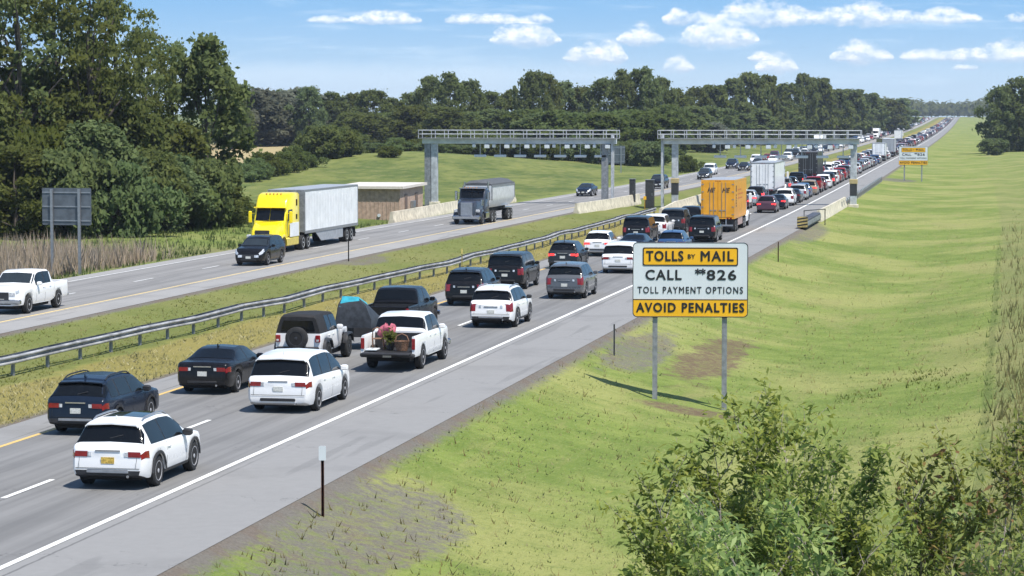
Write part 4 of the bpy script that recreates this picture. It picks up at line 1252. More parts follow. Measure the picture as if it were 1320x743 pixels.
pm_ = MB(); pm_.box(-.05, .05, -.075, .075, -.6, .76); pme = pm_.mesh('post', M_POST)
bm_ = MB(); bm_.box(-.15, .15, -.05, .05, .50, .74); bme = bm_.mesh('spacer_block', M_POST)
for i in range(63):
    yy = 48+3.0*i; x0 = grx(yy)
    p = link('post', pme, gr_o); p.location = Vector((X(x0, yy), yy, gz0(x0, yy)))-og
    q = link('spacer_block', bme, p)

# concrete barriers
def barrier(pts, label, h=.95):
    c = Vector((X(*pts[0]), pts[0][1], gz0(*pts[0])))
    t = thing('concrete_barrier', label, 'concrete barrier', c)
    pr_ = [(-.30, -.2), (-.30, .08), (-.18, .33), (-.10, h), (.10, h), (.18, .33), (.30, .08), (.30, -.2)]
    dense = []
    for i in range(len(pts)-1):
        n = max(1, int(abs(pts[i+1][1]-pts[i][1])/6.0))
        for k in range(n): dense.append(tuple(pts[i][j]+(pts[i+1][j]-pts[i][j])*k/n for j in (0, 1)))
    dense.append(pts[-1])
    for i in range(len(dense)-1):
        a, b = dense[i], dense[i+1]; R = []
        for (x0, yy) in (a, (a[0]+(b[0]-a[0])*.994, a[1]+(b[1]-a[1])*.994)):
            R.append([Vector((X(x0, yy)+dx, yy, max(gz0(x0, yy), -.1)+dz))-c for dx, dz in pr_])
        g = MB(); g.loft(R); g.build('segment', M_CONC, t)
barrier([(-52.7, 214), (-53.6, 238), (-54.4, 262), (-54.6, 275)], 'cream concrete barrier on the outer verge beside the brown shed')
barrier([(-40.9, 238), (-39.9, 252), (-39.6, 270)], 'cream concrete barrier around the inner foot of the left gantry')
barrier([(-30.3, 226), (-31.2, 245), (-31.6, 300)], 'long cream concrete barrier along median left of the orange trailer')
barrier([(-16.2, 224), (-16.1, 236), (-15.95, 262)], 'short pale concrete barrier on the right shoulder behind the crash cushion')

# crash cushion
t = thing('crash_cushion', 'dark crash cushion with yellow and black striped nose on right shoulder', 'crash cushion', (X(-16.3, 207), 207, gz0(-16.3, 207)), -math.atan(-.004))
M_CUSH = simple('dark_cushion_body', (.06, .065, .08), .6, var=.15)
g = MB(); g.box(-.36, .36, 0, 15.8, .12, .82, bev=.06); g.build('body', M_CUSH, t)
for i in range(6):
    for sd in (1, -1):
        g = MB(); x0, x1 = sorted((sd*.36, sd*.41)); g.box(x0, x1, .2+i*2.6, 2.7+i*2.6, .28, .66, bev=.02); g.build('side_panel', M_POST, t)
g = MB(); plate(g, .86, .86, .1, -.06, 0, 0, .62); nose = g.build('nose_panel', simple('weathered_amber_panel', (.42, .33, .12), .6, var=.2), t)
for k in range(3):
    g = MB(); z = .27+k*.26; g.loft([[(-.42, -.072, z), (.42, -.072, z+.14), (.42, -.072, z+.24), (-.42, -.072, z+.10)], [(-.42, -.062, z), (.42, -.062, z+.14), (.42, -.062, z+.24), (-.42, -.062, z+.10)]]); g.build('stripe', M_INK, nose)
g = MB()
g.path([(-.25, 5.0, 0), (-.25, 5.0, 1.35), (1.2, 9.0, 1.35), (1.2, 9.0, 0)], .045, 6); o = g.build('bracket_frame', M_CAB, t)
# right side guide rail past the gantry
gr2 = thing('guard_rail', 'low pale guide rail along right verge from barrier towards the far toll sign', 'guard rail', (X(-15.9, 254), 254, gz0(-15.9, 254)))
og = Vector(gr2.location); P = []
for i in range(31):
    yy = 254+3.6*i; P.append([Vector((X(-15.9, yy)-dx, yy, rise(yy)+.5+dz))-og for dx, dz in WPROF])
g = MB(); g.grid(P); g.grid([[p+Vector((.006, 0, 0)) for p in r] for r in P]); g.build('rail', M_STEEL, gr2)
for i in range(31):
    yy = 254+3.6*i; p = link('post', pme, gr2); p.location = Vector((X(-15.9, yy)+.1, yy, rise(yy)-.1))-og

# shed
t = thing('shed', 'low brown shed with pale flat roof beside the outer barrier', 'shed', (-58.1, 233.5, gz(-58.7, 233.5)), 0)
zs = 3.0; z0 = -gz(-58.7, 233.5)-.4
g = MB(); g.box(-3.0, 3.0, -4.6, 4.6, z0-.2, zs-.14); wl = g.build('wall', M_SHED, t)
for i in range(16):
    g = MB(); xx = -2.9+i*.386; g.box(xx-.02, xx+.02, -4.63, -4.60, z0, zs-.16); g.build('batten', M_SHED, wl)
g = MB(); g.loft([[(-3.35, -5.0, zs-.14), (3.35, -5.0, zs-.14), (3.35, 5.0, zs-.02), (-3.35, 5.0, zs-.02)], [(-3.35, -5.0, zs+.10), (3.35, -5.0, zs+.10), (3.35, 5.0, zs+.22), (-3.35, 5.0, zs+.22)]]); rf = g.build('roof', M_SHEDR, t)
for yy in (-2.4, 1.8):
    g = MB(); g.box(3.0, 3.05, yy-.5, yy+.5, z0+.2, z0+2.3, bev=.02); d = g.build('door', simple('dark_brown_door', (.16, .11, .085), .6), t)
    g = MB(); g.box(3.05, 3.09, yy+.32, yy+.40, z0+1.15, z0+1.25, bev=.01); g.build('handle', M_SILVER, d)
g = MB(); g.box(3.0, 3.35, -.6, .2, z0+.9, z0+1.6, bev=.04); g.build('meter_box', M_SILVER, t)
g = MB(); g.tube((1.0, -4.7, z0+.35), (1.0, -4.62, z0+.35), .16, seg=12); g.build('vent', M_SIGNW, wl)

# toll gantries
def gantry(xl, xr, y, label, posts, ladder=None, lanes=6):
    cx = (xl+xr)/2; X_ = cx
    t = thing('toll_gantry', label, 'toll gantry', (cx, y, 0))
    zb = 6.35
    g = MB(); g.box(xl-cx, xr-cx, -.36, .36, zb-.16, zb+.46, bev=.03); beam = g.build('beam', M_BEAM, t)
    # walkway and railing
    g = MB(); g.box(xl-cx-.3, xr-cx+.2, -.95, -.33, zb+.40, zb+.46); g.box(xl-cx-.3, xr-cx+.2, .33, .95, zb+.40, zb+.46); g.build('walkway', M_POST, t)
    for yy in (-.93, .93):
        g = MB()
        for z in (zb+.85, zb+1.25): g.tube((xl-cx-.3, yy, z), (xr-cx+.2, yy, z), .045, seg=6)
        n = int((xr-xl)/1.3)
        for i in range(n+1):
            xx = xl-cx-.28+(xr-xl+.46)*i/n; g.tube((xx, yy, zb+.42), (xx, yy, zb+1.26), .04, seg=6)
        g.build('railing', M_STEEL, t)
    for px_, kind in posts:
        xx = px_-cx
        if kind == 'column':
            g = MB(); g.box(xx-.32, xx+.32, -.32, .32, -1.2, zb-.15, bev=.05); p = g.build('post', M_STEEL, t)
            g = MB(); g.box(xx-.5, xx+.5, -.5, .5, -1.2, .12, bev=.04); g.build('footing', M_CONC, p)
        elif kind == 'dark':
            g = MB(); g.box(xx-.33, xx+.33, -.3, .3, -.6, zb-.15, bev=.04); g.build('post', M_POST, t)
        else:
            g = MB(); g.box(xx-.10, xx+.10, -.5, -.3, -.6, zb+.9, bev=.02); g.build('slim_post', M_STEEL, t)
            g = MB(); g.box(xx-.10, xx+.10, .3, .5, -.6, zb+.9, bev=.02); g.build('slim_post', M_STEEL, t)
            for k in range(5):
                g = MB(); z = .8+k*1.25; g.tube((xx, -.4, z), (xx, .4, z+.8), .03, seg=5); g.build('brace', M_STEEL, t)
    # hanging readers and cameras
    n = lanes
    for i in range(n):
        xx = xl-cx+(xr-xl)*(.30+.62*i/(n-1))
        g = MB(); g.tube((xx, -.1, zb), (xx, -.1, zb-1.35), .05, seg=6); rod = g.build('drop_arm', M_STEEL, t)
        g = MB(); g.box(xx-.62, xx+.62, -.3, .1, zb-1.55, zb-1.28, bev=.04); g.build('toll_reader', M_SIGNW, rod)
        g = MB(); g.box(xx+.55, xx+1.05, -.75, -.2, zb-.62, zb-.20, bev=.05); g.tube((xx+.8, -.4, zb-.2), (xx+.8, -.2, zb+.05), .04); g.build('camera_box', M_SIGNW, beam)
        g = MB(); g.box(xx-.75, xx-.45, -.6, -.2, zb-.54, zb-.20, bev=.04); g.tube((xx-.6, -.35, zb-.2), (xx-.6, -.2, zb+.05), .04); g.build('flash_lamp', M_TRAIL, beam)
    return t
gl = gantry(-60.6, -40.1, 262, 'left toll gantry of grey steel spanning the oncoming carriageway', [(-59.35, 'column'), (-60.05, 'dark'), (-41.3, 'dark'), (-40.5, 'slim')], lanes=7)
grr = gantry(-35.4, -15.2, 262, 'right toll gantry of grey steel spanning the queue of traffic', [(-34.0, 'column'), (-35.3, 'slim'), (-15.75, 'column')], lanes=7)
for par, xx in ((grr, -34.0), (grr, -15.75)):
    g = MB(); g.box(xx+25.3-.40, xx+25.3+.40, -.40, .40, 2.2, 2.7, bev=.04); g.build('amber_band', simple('dull_amber_wrap', (.42, .33, .16), .5), par)
    g = MB(); g.box(xx+25.3-.35, xx+25.3+.35, -.35, .35, 1.0, 2.2, bev=.04); g.build('dark_wrap', M_CAB, par)
def cabinet(x, y, w, h, label, roof=True):
    t = thing('equipment_cabinet', label, 'cabinet', (x, y, gz(x, y)))
    g = MB(); g.box(-w/2, w/2, -.4, .4, -.2, h, bev=.03); b = g.build('housing', M_CAB, t)
    g = MB(); g.box(-w/2+.05, w/2-.05, -.425, -.40, .15, h-.15, bev=.01); d = g.build('door', M_CAB, b)
    g = MB(); g.box(w/2-.16, w/2-.12, -.46, -.42, h*.45, h*.55); g.build('handle', M_SILVER, d)
    g = MB(); g.box(-w/2-.06, w/2+.06, -.46, .46, h, h+.06); g.build('lid', M_POST, t)
cabinet(-36.6, 262, .85, 2.9, 'tall dark cabinet on median between the two gantries')
cabinet(-39.0, 266, .55, 2.7, 'narrow dark cabinet behind barrier at the left gantry foot')
cabinet(-61.9, 262, .6, 2.0, 'small dark cabinet at the outer foot of the left gantry')

# ------------------------------------------------------------------ vegetation
def leaf_material(name, cols, dry=None, trans=.30, rough=.5, spec=.35, up=0.0):
    m, nt, b = mat(name)
    at = nt.new('ShaderNodeAttribute', attribute_name='tone').outputs['Fac']
    oi = nt.new('ShaderNodeObjectInfo').outputs['Random']
    c = nt.mix(at, rgb(*cols[0]), rgb(*cols[1]))
    if dry: c = nt.mix(nt.sstep(at, .88, .96), c, rgb(*dry))
    hs = nt.new('ShaderNodeHueSaturation'); nt.l.new(c, hs.inputs['Color'])
    nt.put(hs.inputs['Hue'], nt.math('MULTIPLY_ADD', oi, .045, .478)); nt.put(hs.inputs['Value'], nt.math('MULTIPLY_ADD', oi, .5, .75)); nt.put(hs.inputs['Saturation'], nt.math('MULTIPLY_ADD', oi, -.25, 1.05))
    c = hs.outputs[0]
    nt.put(b.inputs['Base Color'], c); b.inputs['Roughness'].default_value = rough; b.inputs['Specular IOR Level'].default_value = spec
    tr = nt.new('ShaderNodeBsdfTranslucent'); nt.l.new(c, tr.inputs['Color'])
    if up:                          # soft blades: shading normal leans upwards
        nn = nt.new('ShaderNodeNewGeometry').outputs['Normal']
        nv = nt.vmath('NORMALIZE', nt.vmath('ADD', nt.vmath('MULTIPLY', nn, (1-up, 1-up, 1-up)), (0, 0, up)))
        nt.l.new(nv, b.inputs['Normal'])
    mx = nt.new('ShaderNodeMixShader'); mx.inputs[0].default_value = trans
    nt.l.new(b.outputs[0], mx.inputs[1]); nt.l.new(tr.outputs[0], mx.inputs[2])
    nt.l.new(mx.outputs[0], nt.n['Material Output'].inputs['Surface'])
    return m
M_LEAF = leaf_material('tree_foliage', ((.096, .130, .032), (.200, .243, .068)), trans=.62, up=.5, spec=.15, rough=.7)
M_LEAFL = leaf_material('light_tree_foliage', ((.090, .130, .028), (.17, .22, .052)), trans=.62, up=.5, spec=.15, rough=.7)
M_LEAFO = leaf_material('grey_green_foliage', ((.13, .145, .095), (.23, .24, .16)), trans=.62, up=.5, spec=.15, rough=.7)
M_LEAFN = leaf_material('sapling_leaves', ((.085, .15, .022), (.42, .50, .11)), dry=(.44, .50, .14), trans=.58, rough=.45, spec=.25, up=.35)
M_LEAFB = leaf_material('sparse_olive_leaves', ((.10, .145, .026), (.38, .43, .10)), dry=(.36, .24, .10), trans=.55, rough=.5, spec=.2, up=.35)
M_GRASS = leaf_material('grass_blades', ((.14, .20, .04), (.27, .31, .08)), dry=(.40, .37, .16), trans=.6, rough=.9, spec=.1, up=.97)
M_DRYG = leaf_material('dry_grass_blades', ((.16, .155, .045), (.36, .29, .11)), dry=(.50, .42, .22), trans=.6, rough=.9, spec=.1, up=.85)
M_REED = leaf_material('reed_blades', ((.34, .31, .17), (.72, .61, .43)), dry=(.80, .70, .54), trans=.65, rough=.9, spec=.1, up=.85)
M_BARK = simple('tree_bark', (.10, .082, .065), .9, var=.2, vscale=5, bump=.5, bscale=12)
M_BARKN = simple('sapling_bark', (.30, .26, .225), .8, var=.2, vscale=20)

def quads_mesh(name, V, tone, m, nv=4):
    """V: (n, nv, 3) array of separate little leaves"""
    n = len(V)
    me = bpy.data.meshes.new(name)
    me.vertices.add(n*nv); me.vertices.foreach_set('co', V.reshape(-1).astype(np.float32))
    me.loops.add(n*nv); me.loops.foreach_set('vertex_index', np.arange(n*nv, dtype=np.int32))
    me.polygons.add(n); me.polygons.foreach_set('loop_start', np.arange(0, n*nv, nv, dtype=np.int32))
    me.polygons.foreach_set('loop_total', np.full(n, nv, dtype=np.int32))
    a = me.attributes.new('tone', 'FLOAT', 'POINT'); a.data.foreach_set('value', np.repeat(tone, nv).astype(np.float32))
    me.materials.append(m); me.update(calc_edges=True); me.validate()
    return me
def unit(v): return v/np.maximum(1e-9, np.linalg.norm(v, axis=-1, keepdims=True))

def leaf_quads(rng, C, N, size, asp=.62):
    """diamond leaves at C with normals N"""
    n = len(C)
    r = unit(rng.normal(size=(n, 3))); T = unit(np.cross(N, r)); B = np.cross(N, T)
    s = size*rng.uniform(.65, 1.35, (n, 1))
    fold = N*s*.18
    V = np.stack([C-T*s, C-B*s*asp-fold*.3, C+T*s-fold, C+B*s*asp-fold*.3], 1)
    return V

def make_crown(seed, H, R, z0, clumps, per, leaf, m, top=1.0, flat=.85, airy=0.0, cl=(.16, .30), loose=.25):
    rng = np.random.default_rng(seed)
    cen = []; rad = []
    tries = 0
    while len(cen) < clumps and tries < 20000:
        tries += 1
        t = rng.uniform(0, 1)
        z = z0+(H-z0)*t
        prof_ = math.sin(PI*min(1, max(.0, (t*.86+.12)**top)))**.75
        a = rng.uniform(0, 2*PI); rr = R*prof_*math.sqrt(rng.uniform(.12, 1.0))
        rr *= 1+.22*math.sin(a*3+seed)+.12*math.sin(a*5+t*6+seed)
        p = np.array([rr*math.cos(a), rr*math.sin(a), z])
        rc = R*rng.uniform(*cl)
        if airy and any(np.linalg.norm((p-q)) < airy*R*.28 for q in cen): continue
        p[2] = min(p[2], H-rc*flat); cen.append(p); rad.append(rc)
    C = []; N = []; TN = []
    for p, rc in zip(cen, rad):
        k = int(per*(rc/(R*.23))**2)
        d = unit(rng.normal(size=(k, 3))); d[:, 2] = np.where(rng.uniform(size=k) < .7, np.abs(d[:, 2]), d[:, 2])
        rr = rc*(rng.uniform(.25, 1.0, (k, 1))**.45)*(1+.25*np.sin(d[:, :1]*7+p[0])*np.sin(d[:, 1:2]*6+p[1]))
        c = p+d*rr*np.array([1, 1, flat])
        nn = unit(d*.55+rng.normal(size=(k, 3))*.75+np.array([.05, -.1, .35]))
        C.append(c); N.append(nn); TN.append(np.clip(rng.normal(.45+.18*rng.normal(), .22, k), 0, 1))
    if loose:
        A = np.array(cen); nl = int(loose*sum(len(c) for c in C))
        ia = rng.integers(0, len(A), nl); ib = rng.integers(0, len(A), nl); far = np.linalg.norm(A[ia]-A[ib], axis=1) > R*.75
        f = rng.uniform(0, 1, (nl, 1)); c = A[ia]*(1-f)+A[ib]*f+rng.normal(0, R*.09, (nl, 3)); c = np.where(far[:, None], A[ia]+rng.normal(0, R*.12, (nl, 3)), c)
        c[:, 2] = np.clip(c[:, 2], .3, H*1.02)
        C.append(c); N.append(unit(rng.normal(size=(nl, 3))+np.array([0, 0, .4]))); TN.append(np.clip(rng.normal(.45, .25, nl), 0, 1))
    C = np.concatenate(C); N = np.concatenate(N); TN = np.concatenate(TN)
    V = leaf_quads(rng, C, N, leaf/2*1.25)
    return quads_mesh('crown', V, TN, m), cen

def make_trunk(seed, H, R, z0, cen, r0, m=None):
    rng = random.Random(seed); g = MB()
    pts = [(0, 0, -.6)]; rr = [r0*1.35]
    n = 7
    for i in range(1, n+1):
        t = i/n; pts.append((rng.uniform(-.25, .25)*t*R*.25, rng.uniform(-.25, .25)*t*R*.25, H*.86*t)); rr.append(r0*(1-.88*t))
    g.path(pts, rr, 7)
    for c in cen[::max(1, len(cen)//11)]:
        h = max(z0*.55, c[2]*.55); i = min(n-1, int(h/(H*.86)*n)); t = h/(H*.86)*n-i
        b = [pts[i][j]+(pts[i+1][j]-pts[i][j])*t for j in range(3)]
        mid = [(b[j]+c[j])/2+rng.uniform(-.3, .3) for j in range(3)]
        g.path([b, mid, tuple(c)], [r0*.34, r0*.2, r0*.05], 5)
    return g.mesh('trunk', m or M_BARK)

KIND = {}
def kind(name, seed, H, R, z0, clumps, per, leaf, m, r0, **kw):
    cm, cen = make_crown(seed, H, R, z0, clumps, per, leaf, m, **kw)
    KIND[name] = (cm, make_trunk(seed, H, R, z0, cen, r0), H, R)
kind('cotton_a', 1, 22, 6.2, 3.5, 60, 190, .34, M_LEAF, .42, airy=.9, cl=(.10, .24))
kind('cotton_b', 2, 22, 5.6, 3.5, 52, 190, .34, M_LEAF, .40, airy=.95, cl=(.10, .25))
kind('cotton_c', 3, 22, 6.6, 2.5, 74, 190, .34, M_LEAF, .45, airy=.75, cl=(.10, .23))
kind('round_a', 4, 18, 6.8, .8, 120, 120, .60, M_LEAF, .38, cl=(.10, .26), flat=1.05)
kind('round_b', 5, 18, 6.2, .6, 115, 120, .60, M_LEAF, .36, cl=(.10, .26), flat=1.15)
kind('round_c', 6, 20, 6.0, .8, 110, 120, .60, M_LEAF, .36, airy=.3, cl=(.09, .24), flat=1.2)
kind('pale_a', 7, 14, 5.8, .4, 95, 120, .58, M_LEAFL, .30, cl=(.16, .30))
kind('olive_a', 8, 13, 5.5, .4, 90, 120, .55, M_LEAFO, .30, cl=(.15, .28))
kind('shrub_a', 9, 4.2, 2.7, .1, 34, 130, .26, M_LEAF, .10, cl=(.20, .36))
kind('shrub_b', 10, 3.6, 2.9, .0, 34, 130, .26, M_LEAFL, .10, cl=(.20, .36))
kind('far_a', 12, 19, 7.0, .5, 95, 62, 1.0, M_LEAF, .40, cl=(.10, .26), flat=1.1)
kind('far_b', 13, 20, 6.2, .5, 90, 62, 1.0, M_LEAF, .40, airy=.3, cl=(.09, .25), flat=1.2)

def tree(kn, x, y, h, wid, label, group=None, rz=0.0, cat='tree', name='tree', sink=.1):
    cm, tm, H, R = KIND[kn]
    t = thing(name, label, cat, (x, y, gz(x, y)-sink), rz, group)
    t.scale = (wid/R, wid/R, h/H)
    link('trunk', tm, t); link('crown', cm, t)
    return t
rt = random.Random(5)
# tall stand at the left
for i, (px, z, h, w, k, lab) in enumerate([
    (-22, 208, 22.5, 6.2, 'cotton_a', 'tall cottonwood cut off by the left picture edge'),
    (28, 206, 23.5, 6.0, 'cotton_b', 'tall airy cottonwood behind the sign back, second from the left edge'),
    (74, 214, 25.0, 6.0, 'cotton_c', 'tallest cottonwood in the stand on the left, right behind the grey sign back'),
    (118, 212, 24.0, 5.0, 'cotton_a', 'tall leaning cottonwood right of the sign back, crown cut by the top edge'),
    (152, 220, 21.4, 4.4, 'cotton_b', 'tall cottonwood on the right shoulder of the left stand, sky showing through'),
    (190, 228, 17.0, 3.9, 'cotton_c', 'middle height tree stepping down from the tall stand on the left'),
    (224, 232, 16.0, 4.0, 'cotton_c', 'shorter tree near the right end of the left stand'),
    (266, 230, 16.4, 4.3, 'round_c', 'dark tree with knobbly top at the right end of the left stand')]):
    x, y = ray(px, z); tree(k, x, y, h, w, lab, None, rt.uniform(0, 6.28))
for i, (px, z, h, w) in enumerate([(-15, 196, 6.5, 3.6), (20, 192, 7.2, 3.4), (52, 198, 8.5, 3.6), (88, 194, 7.0, 3.4), (122, 200, 9.0, 3.8), (152, 196, 6.0, 3.4), (180, 204, 7.0, 3.6), (212, 206, 6.5, 3.2), (240, 212, 6.0, 3.2), (258, 212, 6.0, 3.0), (282, 216, 4.4, 2.8), (296, 222, 2.6, 2.2), (-30, 202, 12, 4.5), (45, 216, 13, 4.5), (105, 214, 13.5, 4.5), (165, 214, 11, 4.2), (222, 222, 9, 3.6)]):
    x, y = ray(px, z); tree(('shrub_a', 'round_a', 'shrub_b')[i % 3] if h < 8.6 else 'round_b', x, y, h, w, 'dark bushy undergrowth shrub at the foot of the tall left stand', 'undergrowth shrubs under the left stand', rt.uniform(0, 6.28), 'shrub', 'shrub', .3)
# mid ground: olive tree, hedge and bushes left of centre
MID = [('olive_a', 338, 590, 13.0, 9.0, 'grey green tree mass at the edge of the tan hay field, left of two'), ('olive_a', 392, 600, 13.2, 9.0, 'grey green round tree at the edge of the tan hay field, right of two'),
       ('round_a', 304, 640, 15, 8.5, 'dark tree behind the grey green trees, just right of the left stand')]
for k, px, z, h, w, lab in MID:
    x, y = ray(px, z); tree(k, x, y, h, w, lab, None, rt.uniform(0, 6.28))
for px, z, h, w in ((416, 395, 5.2, 3.8), (436, 400, 4.6, 3.4)):
    x, y = ray(px, z); tree('shrub_a', x, y, h, w, 'dark round bush on the green rise behind the yellow truck', 'dark bushes on the green rise', rt.uniform(0, 6.28), 'shrub', 'shrub', .2)
for i in range(7):
    x, y = ray(316+i*12, 335+i*6); tree('shrub_b', x, y, 2.6+.5*(i % 3), 2.6, 'light green hedge bush in a low row above the yellow truck', 'low hedge bushes above the yellow truck', rt.uniform(0, 6.28), 'shrub', 'shrub', .3)
for px, z, h, w in ((512, 470, 3.4, 3.4), (535, 470, 3.0, 3.0), (470, 480, 2.6, 3.2), (500, 400, 1.8, 2.2)):
    x, y = ray(px, z); tree('shrub_b', x, y, h, w, 'pale scrub bush on the crest of the green rise left of the gantry', 'scrub on the green rise', rt.uniform(0, 6.28), 'shrub', 'shrub', .2)
for px, z, h, w in ((398, 400, 3.4, 3.0), (412, 405, 4.6, 3.4), (450, 410, 3.6, 3.0), (558, 440, 2.2, 3.2), (592, 452, 1.8, 2.8), (482, 425, 1.6, 2.4)):
    x, y = ray(px, z); tree('shrub_a', x, y, h, w, 'dark round bush on the green rise behind the yellow truck', 'dark bushes on the green rise', rt.uniform(0, 6.28), 'shrub', 'shrub', .25)
# the tree line behind: skyline read from the photograph as angles (column, height of the outline, distance)
SKY = [(300, 128, 560), (330, 124, 590), (362, 118, 600), (398, 114, 590), (428, 121, 600), (455, 122, 610), (478, 118, 600), (505, 128, 610), (532, 122, 620), (556, 101, 600), (580, 97, 590), (606, 106, 600), (632, 120, 620), (660, 118, 620), (686, 95, 600), (704, 98, 610), (728, 108, 620), (752, 114, 620),
       (778, 104, 610), (802, 94, 600), (828, 91, 600), (850, 103, 640), (872, 117, 680), (896, 115, 720), (922, 112, 760), (944, 104, 800), (966, 97, 820), (990, 100, 840), (1012, 110, 860), (1036, 98, 880), (1056, 103, 900), (1078, 117, 940), (1100, 117, 1000), (1122, 122, 1080), (1142, 129, 1200), (1160, 128, 1350)]
def skyh(px, top, z):
    x, y = ray(px, z); return x, y, CAMZ+(150-top)/3300.0*z-gz(x, y)
for i, (px, top, z) in enumerate(SKY):
    x, y, h = skyh(px, top, z)
    w = 15.0*z/3300*(1.12 if i % 2 else 1.3)*(1.3 if z > 800 else 1.45)
    far = z > 720
    k = ('far_a', 'far_b')[i % 2] if far else ('round_a', 'round_c', 'round_b')[i % 3]
    sec = ('left of the toll gantries', 'behind the left toll gantry', 'behind the right toll gantry')[0 if px < 545 else 1 if px < 850 else 2]
    tree(k, x, y, h*1.03, w, 'dark green tree forming the skyline of the wood '+sec, 'skyline trees '+sec, rt.uniform(0, 6.28))
# second, lower row in front fills the foot of the wood
for i in range(44):
    px = 296+i*20+rt.uniform(-6, 6)
    z = (640+rt.uniform(0, 20) if px < 440 else 540+rt.uniform(0, 30) if px < 560 else 540+rt.uniform(0, 40) if px < 840 else 560+(px-840)*1.7+rt.uniform(0, 40))
    if px > 1150: continue
    top = rt.uniform(134, 148) if px < 1000 else rt.uniform(128, 142)
    if 690 < px < 850: z -= 60
    x, y, h = skyh(px, top, z)
    if x > X(-62, y): x = X(-62, y)-rt.uniform(0, 8)
    k = ('round_b', 'pale_a', 'round_a')[i % 3] if px < 860 else ('far_a', 'far_b')[i % 2]
    if 700 < px < 850: k = 'pale_a'
    sec = ('left of the toll gantries', 'behind the left toll gantry', 'behind the right toll gantry')[0 if px < 545 else 1 if px < 850 else 2]
    pale = 'light green lower' if k == 'pale_a' else 'dark lower'
    tree(k, x, y, h, 5.0+z*.0026, pale+' tree at the front of the wood '+sec, pale+' front trees '+sec, rt.uniform(0, 6.28))
for i in range(22):                    # scrub along the foot of the wood under the left gantry beam
    px = 575+i*13+rt.uniform(-4, 4); z = 470+rt.uniform(0, 25); x, y = ray(px, z)
    tree(('shrub_a', 'shrub_b', 'shrub_a')[i % 3], x, y, rt.uniform(3.4, 5.4), 3.4, 'scrub bush at the foot of the wood seen under the left gantry beam', 'scrub at the foot of the wood', rt.uniform(0, 6.28), 'shrub', 'shrub', .2)
x, y = ray(921, 640); tree('olive_a', x, y, 7.5, 5.0, 'pale grey green round tree standing out against the dark wood above the right gantry', None, 1.0)
x, y = ray(885, 430); tree('shrub_b', x, y, 3.0, 2.0, 'small tan green bush beside far road, left of the right gantry column', None, 1.0, 'shrub', 'shrub')
# trees on the right horizon
for px, z, h, w, k, lab in ((1288, 640, 16.5, 5.6, 'round_a', 'dark tree at the right edge on the skyline, foremost of its clump'), (1312, 640, 18.5, 6.0, 'round_b', 'taller dark tree cut off by the right picture edge'),
                    (1302, 690, 16, 5.5, 'round_c', 'dark tree behind the right edge clump, partly hidden'), (1336, 650, 19, 6, 'round_a', 'dark tree just outside the right edge clump')):
    x, y = ray(px, z); tree(k, x, y, h, w, lab, None, rt.uniform(0, 6.28))
x, y = ray(1280, 610); tree('shrub_a', x, y, 4, 3.5, 'low bush at the foot of the right edge trees', None, 0, 'shrub', 'shrub')

# far wood beyond the crest: reads as one mass
rng = np.random.default_rng(77); CC = []; NN = []
for k in range(560):
    px = rng.uniform(1080, 1420); z = rng.uniform(2500, 3600); x, y = ray(px, z)
    if abs(x-X(-30, y)) < 30 and z < 2900: continue
    h = rng.uniform(14, 22); b = gz(x, y)
    n = 46; d = unit(rng.normal(size=(n, 3)))
    CC.append(np.array([x, y, b+h*.55])+d*np.array([8.5, 8.5, h*.48])*rng.uniform(.6, 1, (n, 1))); NN.append(unit(d+np.array([0, 0, .5])))
CC = np.concatenate(CC); NN = np.concatenate(NN)
o = link('far_wood', quads_mesh('far_wood', leaf_quads(rng, CC, NN, 2.6), np.clip(rng.normal(.45, .25, len(CC)), 0, 1), M_LEAF)); o['kind'] = 'stuff'

# grass and reeds
def blades(name, pts, hgt, wid, lean, m, seed, tone=(.5, .25), per=3):
    rng = np.random.default_rng(seed); n = len(pts)*per
    P = np.repeat(pts, per, 0)+np.concatenate([rng.normal(0, wid*2.2, (n, 2)), np.zeros((n, 1))], 1)
    h = hgt[0]+(hgt[1]-hgt[0])*rng.uniform(0, 1, n)**1.5
    a = rng.uniform(0, 2*PI, n); w = wid*rng.uniform(.6, 1.4, n)
    L = lean*rng.uniform(.3, 1.5, n)*h; b = rng.uniform(0, 2*PI, n)
    side = np.stack([np.cos(a), np.sin(a), np.zeros(n)], 1)*w[:, None]
    tip = P+np.stack([np.cos(b)*L, np.sin(b)*L, h], 1)
    V = np.stack([P-side-np.array([0, 0, .04]), P+side-np.array([0, 0, .04]), tip], 1)
    t = np.clip(rng.normal(tone[0], tone[1], n), 0, 1)
    o = link(name, quads_mesh(name, V, t, m, 3)); o['kind'] = 'stuff'; return o
def scatter(n, xr, yr, seed, skip=(), power=1.0):
    rng = np.random.default_rng(seed); out = []
    while len(out) < n:
        u = rng.uniform(0, 1)
        y = 1/((1-u)/yr[0]+u/yr[1]) if power else rng.uniform(*yr)
        x0 = rng.uniform(*xr)
        k = math.sin(x0*1.9+y*.35)*math.sin(y*.21-x0*.6)
        if rng.uniform(0, 1) > .75+.5*k: continue
        if any(((x0-cx)/rx)**2+((y-cy)/ry)**2 < rng.uniform(.75, 1.5) for cx, cy, rx, ry in skip): continue
        out.append((X(x0, y), y, gz0(x0, y)))
    return np.array(out)
SKIP = ((-14.9, 57.5, 2.2, 8.5), (-12.4, 106, 1.4, 11), (-16.2, 205, 2.0, 17), (-11.2, 90, 1.9, 1.3), (-14.2, 376, 3, 10))
blades('grass', scatter(15000, (-16.2, 5), (44, 260), 21, SKIP), (.02, .09), .028, 1.5, M_GRASS, 1, (.88, .15))
blades('dry_grass', scatter(900, (-16.4, -1), (44, 200), 22, SKIP), (.10, .28), .016, .8, M_DRYG, 2, (.7, .2))
